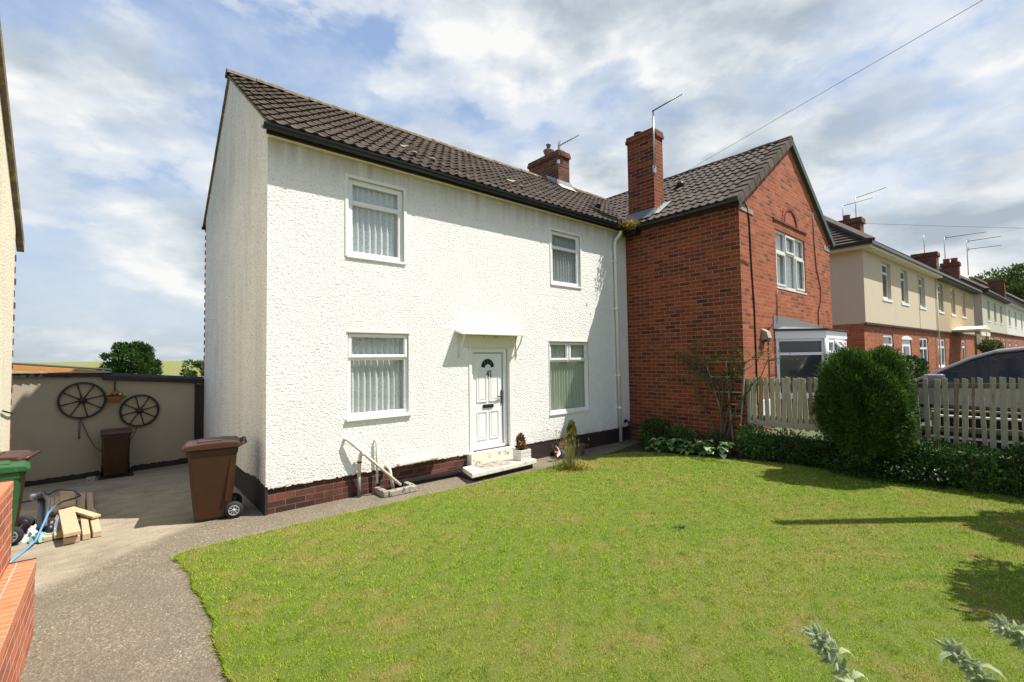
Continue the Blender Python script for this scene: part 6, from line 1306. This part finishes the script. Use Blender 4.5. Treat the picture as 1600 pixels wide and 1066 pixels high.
# ================================================================== CAR
def make_car():
    """silver hatchback; built with its nose along +x, left side toward +y, then turned so that the nose points at the houses"""
    t_ = thing('parked_car', 'silver hatchback parked on the drive behind the picket fence', 'car', (0, 0, 0))
    W2 = 0.84
    low = [(-2.02, 0.30), (-2.06, 0.55), (-2.0, 0.86), (-1.90, 0.93), (0.78, 0.93), (1.25, 0.86), (1.75, 0.74), (1.98, 0.60), (2.04, 0.42), (2.0, 0.24), (1.62, 0.20), (-1.6, 0.20)]
    def arch(x, top):  # cut wheel arches in the lower edge
        return x
    pts = []
    lower = []
    for cx_ in (-1.25, 1.28):
        for k in range(9):
            a_ = math.pi-math.pi*k/8; lower.append((cx_+0.34*math.cos(a_), 0.30+0.34*math.sin(a_)))
    prof = [(-1.98, 0.22)] + lower[:9] + lower[9:] + [(2.0, 0.24), (2.05, 0.42), (1.99, 0.60), (1.76, 0.74), (1.25, 0.86), (0.85, 0.93), (-1.90, 0.94), (-2.02, 0.84), (-2.07, 0.55)]
    mb = MB(); n = len(prof); vs = []
    for (y_, sc) in ((-W2, 0.965), (-W2+.05, 1.0), (W2-.05, 1.0), (W2, 0.965)):
        for (x, z) in prof: vs.append((x*sc if abs(x) > 1.9 else x, y_ - (0.05*(1 if y_ > 0 else -1) if z > 0.9 and abs(y_) == W2 else 0), z))
    fs = [tuple(range(n)), tuple(range(4*n-1, 3*n-1, -1))] + [(i*n+k, i*n+(k+1) % n, (i+1)*n+(k+1) % n, (i+1)*n+k) for i in range(3) for k in range(n)]
    mb.add(vs, fs); mb.build('body', 'car_paint', t_, bevel=0.03, local=True)
    # greenhouse: roof skin and pillars over a dark glass shell
    base = [(0.92, 0.93), (-1.95, 0.94)]; 
    def gh(prf, wb, wt, mat, name, inset=0.0):
        mb = MB(); n = len(prf); zmin, zmax = 0.93, 1.49; vs = []
        for s_ in (-1, 1):
            for (x, z) in prf: q = (z-zmin)/(zmax-zmin); vs.append((x, s_*((wb*(1-q)+wt*q)-inset), z))
        mb.add(vs, [tuple(range(n)), tuple(range(2*n-1, n-1, -1))] + [(k, (k+1) % n, (k+1) % n+n, k+n) for k in range(n)]); return mb.build(name, mat, t_, local=True)
    arc = [(0.98, 0.93), (0.62, 1.13), (0.25, 1.33), (-0.02, 1.43), (-0.45, 1.485), (-0.95, 1.49), (-1.45, 1.44), (-1.75, 1.36), (-1.98, 1.12), (-2.03, 0.94)]
    gh([(x*0.985, z-0.02) for x, z in arc], 0.79, 0.60, 'glass_car', 'windows', 0.01)
    for (x, y_) in ((-.15, -.35), (-.15, .35), (-1.05, -.35), (-1.05, .35)):
        mb = MB(); mb.box(x-.10, x+.10, y_-.22, y_+.22, .55, 1.14); mb.box(x-.06, x+.05, y_-.12, y_+.12, 1.16, 1.32); mb.build('seat', 'black_plastic', t_, bevel=.03, local=True)
    mb = MB(); mb.box(.55, .90, -.72, .72, .80, .965); mb.box(-1.95, .9, -.74, .74, .60, .70); mb.box(-1.95, -1.3, -.72, .72, .7, 1.0); mb.build('cabin', 'black_plastic', t_, local=True)
    for s_ in (-1, 1):   # roof rails / cant rail with A and C pillars along each side
        mb = MB(); pts = []
        for (x, z) in arc: q = (z-.93)/.56; pts.append(Vector((x, s_*(0.80*(1-q)+0.61*q), z)))
        mb.tube(pts, 0.030, 8); mb.build('window_frame', 'car_paint', t_, local=True)
        mb = MB(); mb.bar((-0.42, s_*.80, .93), (-0.50, s_*.63, 1.46), .06, .02); mb.bar((-1.25, s_*.80, .93), (-1.38, s_*.63, 1.43), .08, .02); mb.build('door_pillar', 'black_plastic', t_, local=True)
        mb = MB(); mb.box(0.55, 0.78, s_*.80 if s_ > 0 else -.99, .99 if s_ > 0 else -.80, .95, 1.08); mb.build('wing_mirror', 'car_paint', t_, bevel=.03, local=True)
        for cx_ in (-1.25, 1.28):
            mb = MB(); mb.lathe([(.20, -.10), (.30, -.095), (.315, -.06), (.315, .06), (.30, .095), (.20, .10)], (cx_, s_*.75, .315), 26, 'y'); w_ = mb.build('wheel', 'tyre', t_, local=True)
            mb = MB(); mb.lathe([(.03, -.105), (.10, -.09), (.20, -.10), (.205, .0), (.20, .10), (.10, .09), (.03, .105)], (cx_, s_*.75, .315), 20, 'y'); mb.build('rim', 'wheel_grey', w_, local=True)
        mb = MB(); mb.box(1.68, 1.94, s_*.50 if s_ > 0 else -.78, .78 if s_ > 0 else -.50, .58, .70); mb.build('headlight', 'glass_grey', t_, bevel=.03, local=True)
        mb = MB(); mb.box(-2.0, -1.9, s_*.60 if s_ > 0 else -.77, .77 if s_ > 0 else -.60, .80, 1.15); mb.build('tail_light', 'flower_red', t_, bevel=.02, local=True)
        for x in (-0.48, ): 
            mb = MB(); mb.box(x-.005, x+.005, s_*.835 if s_ > 0 else -.845, .845 if s_ > 0 else -.835, .34, .92); mb.build('door_gap', 'black_plastic', t_, local=True)
        mb = MB(); mb.box(-1.9, 1.9, s_*.83 if s_ > 0 else -.852, .852 if s_ > 0 else -.83, .52, .57); mb.build('side_moulding', 'black_plastic', t_, local=True)
    mb = MB(); n = 6; vs = []
    up = arc[2:9]
    for (x, z) in up:
        q = (z-.93)/.56; w_ = 0.80*(1-q)+0.61*q
        for k in range(5): y_ = -w_+2*w_*k/4; vs.append((x, y_, z+0.018+0.03*(1-(y_/w_)**2)))
    mb.add(vs, [(i*5+k, i*5+k+1, (i+1)*5+k+1, (i+1)*5+k) for i in range(len(up)-1) for k in range(4) if 1 <= i <= 4], smooth=True); mb.build('roof', 'car_paint', t_, local=True)
    return t_
car = make_car(); car.location = (9.85, -5.60, 0.405); car.rotation_euler = (0, 0, R(90))

# ================================================================== TERRACE ALONG THE STREET
TA = R(-2.8)
def TM(x0=0.0, z0=0.0, side=False):
    M = Matrix.Translation((16.4, -2.4, 0)) @ Matrix.Rotation(TA, 4, 'Z') @ Matrix.Translation((x0, 0, z0))
    return M
def twin(par, M, x0, x1, z0, z1, y=0.01, transom=0.28, mull=(), mat='upvc_grubby', sillm='upvc', pane='glass_dark', fw=0.09):
    f = MB(M); f.box(x0, x0+fw, y, y+.06, z0, z1); f.box(x1-fw, x1, y, y+.06, z0, z1); f.box(x0+fw, x1-fw, y, y+.06, z1-fw, z1); f.box(x0+fw, x1-fw, y, y+.06, z0, z0+fw)
    zt = z1-(z1-z0)*transom; f.box(x0+fw, x1-fw, y, y+.06, zt-.04, zt+.04)
    for m_ in mull: f.box(m_-.04, m_+.04, y+.003, y+.057, z0+fw, z1-fw)
    w = f.build('window', mat, par); s_ = MB(M); s_.box(x0-.08, x1+.08, -.07, y, z0-.09, z0-.003); s_.build('window_sill', sillm, w)
    g_ = MB(M); g_.poly([(x0+.05, y+.03, z0+.05), (x1-.05, y+.03, z0+.05), (x1-.05, y+.03, z1-.05), (x0+.05, y+.03, z1-.05)]); g_.build('pane', pane, w, recalc=False); return w
def hip_roof(par, M, L, D, z, zr, over=0.35, left=True, right=True, mat='tile_brown'):
    a, b, c, d = (-over if left else 0, -over), (L+(over if right else 0), -over), (L+(over if right else 0), D+over), (-over if left else 0, D+over); h = D/2+over
    r0 = ((a[0]+h if left else a[0]), D/2); r1 = ((b[0]-h if right else b[0]), D/2)
    def up(M_, lo, hi, lo2, hi2):  # a tiled face as courses
        pass
    mb = MB(M); q = [(*a, z), (*b, z), (*c, z), (*d, z), (*r0, zr), (*r1, zr)]
    n = 26
    def face(p0, p1, p2, p3):
        p0, p1, p2, p3 = map(Vector, (p0, p1, p2, p3))
        nn = (p1-p0).cross(p3-p0); nn = nn.normalized() if nn.length > 0 else Vector((0, 0, 1))
        if nn.z < 0: nn = -nn
        for i in range(n):
            t0, t1 = i/n, (i+1)/n; l0, l1, r0_, r1_ = p0.lerp(p3, t0), p0.lerp(p3, t1), p1.lerp(p2, t0), p1.lerp(p2, t1); vs = [l0+nn*.05, r0_+nn*.05, r1_+nn*.005, l1+nn*.005, l0, r0_]
            mb.add(vs, [(0, 1, 2, 3), (4, 5, 1, 0)])
    face(q[0], q[1], q[5], q[4]); face(q[2], q[3], q[4], q[5])
    if left: face(q[3], q[0], q[4], q[4])
    else: mb.poly([q[3], q[0], q[4]])
    if right: face(q[1], q[2], q[5], q[5])
    else: mb.poly([q[1], q[2], q[5]])
    r = mb.build('roof', mat, par, recalc=False)
    mb = MB(M)
    if left: mb.bar(Vector(q[0])+Vector((0, 0, .05)), Vector(q[4])+Vector((0, 0, .08)), .26, .09)
    if right: mb.bar(Vector(q[1])+Vector((0, 0, .05)), Vector(q[5])+Vector((0, 0, .08)), .26, .09)
    mb.bar(Vector(q[4])+Vector((0, 0, .05)), Vector(q[5])+Vector((0, 0, .05)), .26, .10); mb.build('ridge_tiles', mat, r)
    return r
def tchimney(par, M, x, y0, y1, z0, z1, w=0.6, pots=()):
    mb = MB(M); mb.box(x, x+w, y0, y1, z0, z1-.2); mb.box(x-.06, x+w+.06, y0-.06, y1+.06, z1-.2, z1); c = mb.build('chimney', 'brick_chimney', par)
    for (py, r_, h_) in pots: mb = MB(M); mb.lathe([(r_, 0), (r_*.9, h_*.8), (r_*1.1, h_*.85), (r_*1.1, h_), (r_*.8, h_)], (x+w/2, py, z1), 12); mb.build('chimney_pot', 'pot_clay', c)
    return c
ZG = 0.40
def terrace(label, x0, L, cols, upper_m, eave, band, roof=True, left=True, right=True, left_side=True, lower=None, zoff=0.0, fascia='cream_paint', roofm='tile_brown', zr=None, D=7.5, lowmat='brick_far', winmat='upvc_grubby', up_z=(3.70, 4.98)):
    T = TM(); root = thing('terraced_house', label, 'house', tuple(TM(x0+L/2) @ Vector((0, 0, ZG))), group='houses in the street row')
    M = TM(x0)
    ph = [(a, b, up_z[0]+zoff, up_z[1]+zoff) for a, b in cols]
    mb = MB(M); wall_grid(mb, 0, L, band, eave, ph, -0.05, 0.28)
    if left_side: mb.poly([(0, -0.05, band), (0, D, band), (0, D, eave), (0, -0.05, eave)])
    mb.poly([(0, -0.05, band), (L, -0.05, band), (L, 0.0, band), (0, 0.0, band)]); mb.build('upper_wall', upper_m, root, recalc=False)
    lh = [h[:4] for h in (lower or [])]
    mb = MB(M); wall_grid(mb, 0, L, ZG-.1, band, lh, 0.0, 0.15)
    if left_side: mb.poly([(0.0, 0, ZG-.1), (0.0, D, ZG-.1), (0.0, D, band), (0.0, 0, band)])
    mb.poly([(L, 0, ZG-.1), (L, D, ZG-.1), (L, D, eave), (L, 0, eave)]); mb.build('lower_wall', lowmat, root, recalc=False)
    mb = MB(M); mb.box(-0.03, L, -0.085, -0.051, band-.04, band+.03); mb.build('band_course', 'black_paint', root)
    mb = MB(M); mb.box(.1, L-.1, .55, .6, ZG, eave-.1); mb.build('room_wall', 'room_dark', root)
    for a, b, c, d in ph: twin(root, M, a+.02, b-.02, c+.02, d, y=.035, mat=winmat)
    for h in (lower or []):
        if len(h) > 4 and h[4] == 'door':
            mb = MB(M); mb.box(h[0], h[1], .03, .09, h[2], h[3]); mb.box(h[0]+.1, h[1]-.1, .015, .03, h[2]+.2, h[2]+1.0); dd = mb.build('door', 'upvc', root)
            mb = MB(M); mb.box(h[0]+.32, h[1]-.32, .005, .029, h[2]+1.05, h[3]-.25); mb.build('door_glass', 'glass_dark', dd)
            n = 10; w_ = (h[1]-h[0])/2; mb = MB(M); pts = [(h[0]+w_+w_*1.05*math.cos(math.pi*k/n), h[3]+.14*math.sin(math.pi*k/n)) for k in range(n+1)]; mb.prism(pts, -.03, .02); mb.build('door_arch', 'upvc', dd)
        else: twin(root, M, h[0]+.02, h[1]-.02, h[2], h[3]-.02, y=.03, transom=.30, mull=h[5] if len(h) > 5 else (), mat='upvc')
    if roof:
        hip_roof(root, M, L, D, eave+.02, zr or eave+3.2, left=left, right=right, mat=roofm)
        mb = MB(M); mb.box(-.28 if left else 0, L+(.28 if right else 0), -.32, -.06, eave-.14, eave+.01)
        if left: mb.box(-.28, 0, -.06, D, eave-.14, eave+.01)
        mb.build('soffit', fascia, root)
        mb = MB(M); mb.box(-.36 if left else 0, L+(.3 if right else 0), -.40, -.33, eave-.06, eave+.03); mb.build('gutter', 'gutter_black', root)
        if left: mb = MB(M); mb.box(-.40, -.33, -.33, D, eave-.06, eave+.03); mb.build('side_gutter', 'gutter_black', root)
    return root
EV1 = 5.26
t1 = terrace('cream rendered house with brick ground floor, nearest beyond the brick gable', 0, 9.75, [(1.95, 2.95), (4.25, 5.2), (6.95, 7.85)], 'far_cream', EV1, 2.80,
             lower=[(1.95, 3.15, 1.3, 2.52), (4.25, 5.55, ZG+.2, 2.35, 'door'), (6.85, 8.25, 1.0, 2.50, 'w', (7.55,))], right=False)
t2 = terrace('tan rendered house with brick ground floor and an arched porch, adjoining the cream house', 9.78, 9.3, [(0.55, 1.5), (3.25, 4.2), (5.95, 6.9)], 'far_tan', EV1, 2.80,
             lower=[(0.25, 1.75, 1.2, 2.50, 'w', (1.0,)), (5.75, 6.7, 1.3, 2.50)], left=False, left_side=False, fascia='black_paint')
mb = MB(TM(9.76)); mb.tube([(0, -.10, 5.1), (0, -.10, .5)], .022, 6); mb.build('downpipe', 'cream_paint', t2)
mb = MB(TM(0)); mb.tube([(6.75, -.065, 5.0), (6.75, -.065, 2.8)], .005, 5); mb.build('cable', 'black_plastic', t1)
# porch canopy with two hanging baskets
PC = MB(TM(12.9)); PC.box(0, 2.6, -1.05, -.06, 2.86, 2.93); PC.prism([(-.1, 2.93), (2.7, 2.93), (1.3, 3.12)], -1.1, -.06); PC.box(0, 2.6, -1.05, -1.0, 2.62, 2.86)
pc = PC.build('porch', 'cream_paint', t2)
mb = MB(TM(12.9))
for k in range(8): a1 = math.pi*k/16; a2 = math.pi*(k+1)/16; mb.prism([(0.14, 1.9), (.14, 2.6), (.14+.9*(1-math.cos(a2)), 1.9+.75*math.sin(a2)), (.14+.9*(1-math.cos(a1)), 1.9+.75*math.sin(a1))], -.98, -.90)
mb.box(.0, .14, -1.02, -.88, ZG, 2.7); mb.box(2.46, 2.6, -1.02, -.88, ZG, 2.7); mb.build('porch_post', 'cream_paint', pc)
for i, (x, lab) in enumerate(((13.0, 'left'), (15.0, 'right'))):
    p0 = TM(x) @ Vector((0, -1.2, 2.12)); t_ = thing('hanging_basket', 'round leafy hanging basket at the %s side of the far porch' % lab, 'hanging basket', tuple(p0), group='hanging baskets at the far porch')
    p_, d_ = blob(900, tuple(p0), (.30, .30, .27), .5, 2, .15, 70+i); mesh_np('foliage', leaves(p_, d_, .10, .05, .6), 4, 'leaf_tree_pale', t_); mb = MB(); mb.tube([p0+Vector((0, 0, .2)), p0+Vector((0, 0, .62))], .012, 5); mb.lathe([(.1, -.25), (.22, -.1), (.24, .0)], tuple(p0), 12); mb.build('basket', 'bark', t_)
t3 = terrace('pale green rendered house with brick ground floor, first of the far pair', 22.0, 10.6, [(1.9, 2.9), (4.6, 5.6), (7.4, 8.4)], 'far_pale', 5.55, 3.12, lower=[(3.2, 4.4, 1.4, 2.8), (6.6, 7.6, .7, 2.8), (8.8, 9.8, 1.4, 2.8)], right=False, fascia='black_paint', zoff=.12, zr=8.75)
t4 = terrace('white rendered house adjoining the pale green one', 32.63, 11.5, [(1.2, 2.3), (5.0, 6.1), (9.2, 10.2)], 'far_white', 5.55, 3.12, lower=[(1.2, 2.4, 1.4, 2.8), (5.0, 6.2, 1.4, 2.8)], left=False, left_side=False, right=True, fascia='upvc_grubby', zoff=.12, zr=8.75)
t5 = terrace('white far house at the right edge with a grey tiled roof', 47.5, 12.0, [(1.2, 2.3), (5.0, 6.1), (9.2, 10.2)], 'far_white', 6.1, 3.3, lower=[(1.2, 2.4, 1.4, 2.8), (5.0, 6.2, 1.4, 2.8)], fascia='upvc_grubby', zoff=.3, zr=9.6, roofm='tile_grey')
tchimney(t1, Matrix.Translation((0, 0, 0)), 22.0, -1.22, -0.52, 5.9, 7.52, .55, pots=((-0.70, .13, .24),))
tchimney(t1, Matrix.Translation((0, 0, 0)), 31.0, -2.45, -1.50, 5.4, 7.12, .8)
tchimney(t2, Matrix.Translation((0, 0, 0)), 36.6, -2.75, -2.0, 5.4, 7.25, .7, pots=((-2.2, .16, .28), (-2.55, .16, .28)))
tchimney(t4, Matrix.Translation((0, 0, 0)), 52.0, -3.9, -3.0, 5.6, 7.65, .9)
GA = 'television aerials on the street row'
aerial('taller aerial on the nearest street chimney', (22.2, -1.05, 7.4), (22.2, -1.05, 8.45), (22.2, -1.05, 8.40), (22.9, -1.95, 8.75), nel=8, el=.06, refl=False, r=.016, group=GA)
aerial('lower aerial at the left of the nearest street chimney', (22.1, -.62, 7.4), (22.1, -.62, 8.2), (22.1, -.62, 8.16), (22.9, -1.5, 8.45), nel=8, el=.05, refl=False, r=.014, group=GA)
aerial('thin bare mast on the second street chimney', (31.4, -1.95, 7.0), (31.4, -1.95, 8.15), (31.4, -1.95, 8.10), (31.45, -1.97, 8.13), nel=2, el=.03, refl=False, r=.016, group=GA)
aerial('aerial on the left pot end of the third street chimney', (37.0, -2.15, 7.2), (37.0, -2.15, 8.9), (37.0, -2.15, 8.85), (38.2, -3.9, 9.05), nel=10, el=.12, refl=True, r=.022, group=GA)
aerial('double aerial at the right of the third street chimney', (38.5, -3.0, 6.6), (38.5, -3.0, 8.75), (38.5, -3.0, 8.7), (39.6, -4.4, 8.9), nel=10, el=.12, refl=True, r=.022, group=GA, second=((38.5, -3.0, 8.2), (39.6, -4.4, 8.35)))
foliage_tree('street_tree', 'broad pale green tree behind the far end of the street row', 'tree', (85, -5.5, 0.4), (85, -5.5, 8.9), (6.0, 7.0, 3.7), 22000, .42, 'leaf_tree_pale', .35, seed=31, clumps=120)
foliage_tree('garden_hedge', 'rounded dark green hedge bush beyond the parked car at the right edge', 'bush', (16.0, -6.9, .4), (16.0, -6.9, 1.55), (.9, 1.0, .85), 7000, .11, 'leaf_tree', .06, seed=32, clumps=60)
foliage_tree('garden_hedge', 'small dark bush in front of the brick ground floor, left of the car', 'bush', (13.6, -3.6, .4), (13.6, -3.6, 1.25), (.8, .6, .6), 3500, .09, 'leaf_tree', .05, seed=33, clumps=40)
mb = MB(); mb.box(12.9, 60, -3.9, -3.82, .40, 1.15); tag(mb.build('street_garden_wall', 'brick_far'), 'low red brick front garden wall before the street row', 'wall')
def wire(label, a, b, sag, r=.012):
    a, b = Vector(a), Vector(b); mb = MB(); mb.tube([a.lerp(b, k/24)-Vector((0, 0, sag*4*(k/24)*(1-k/24))) for k in range(25)], r, 5); return tag(mb.build('telephone_wire', 'black_plastic'), label, 'wire', 'telephone wires')
wire('telephone wire rising to the top of the picture from the brick house ridge', (10.04, 0.03, 6.72), (7.24, -6.86, 6.72), .0, .004)
wire('thin telephone wire crossing low over the street houses at the right', (18.9, 6.8, 9.0), (52, -14.6, 9.0), .15, .009)
PO = thing('telegraph_pole', 'wooden telegraph pole out of view at the right', 'pole', (7.24, -6.86, .0)); mb = MB(); mb.tube([(7.24, -6.86, -.1), (7.24, -6.86, 6.85)], [.11, .075], 12); mb.build('pole', 'bark', PO)
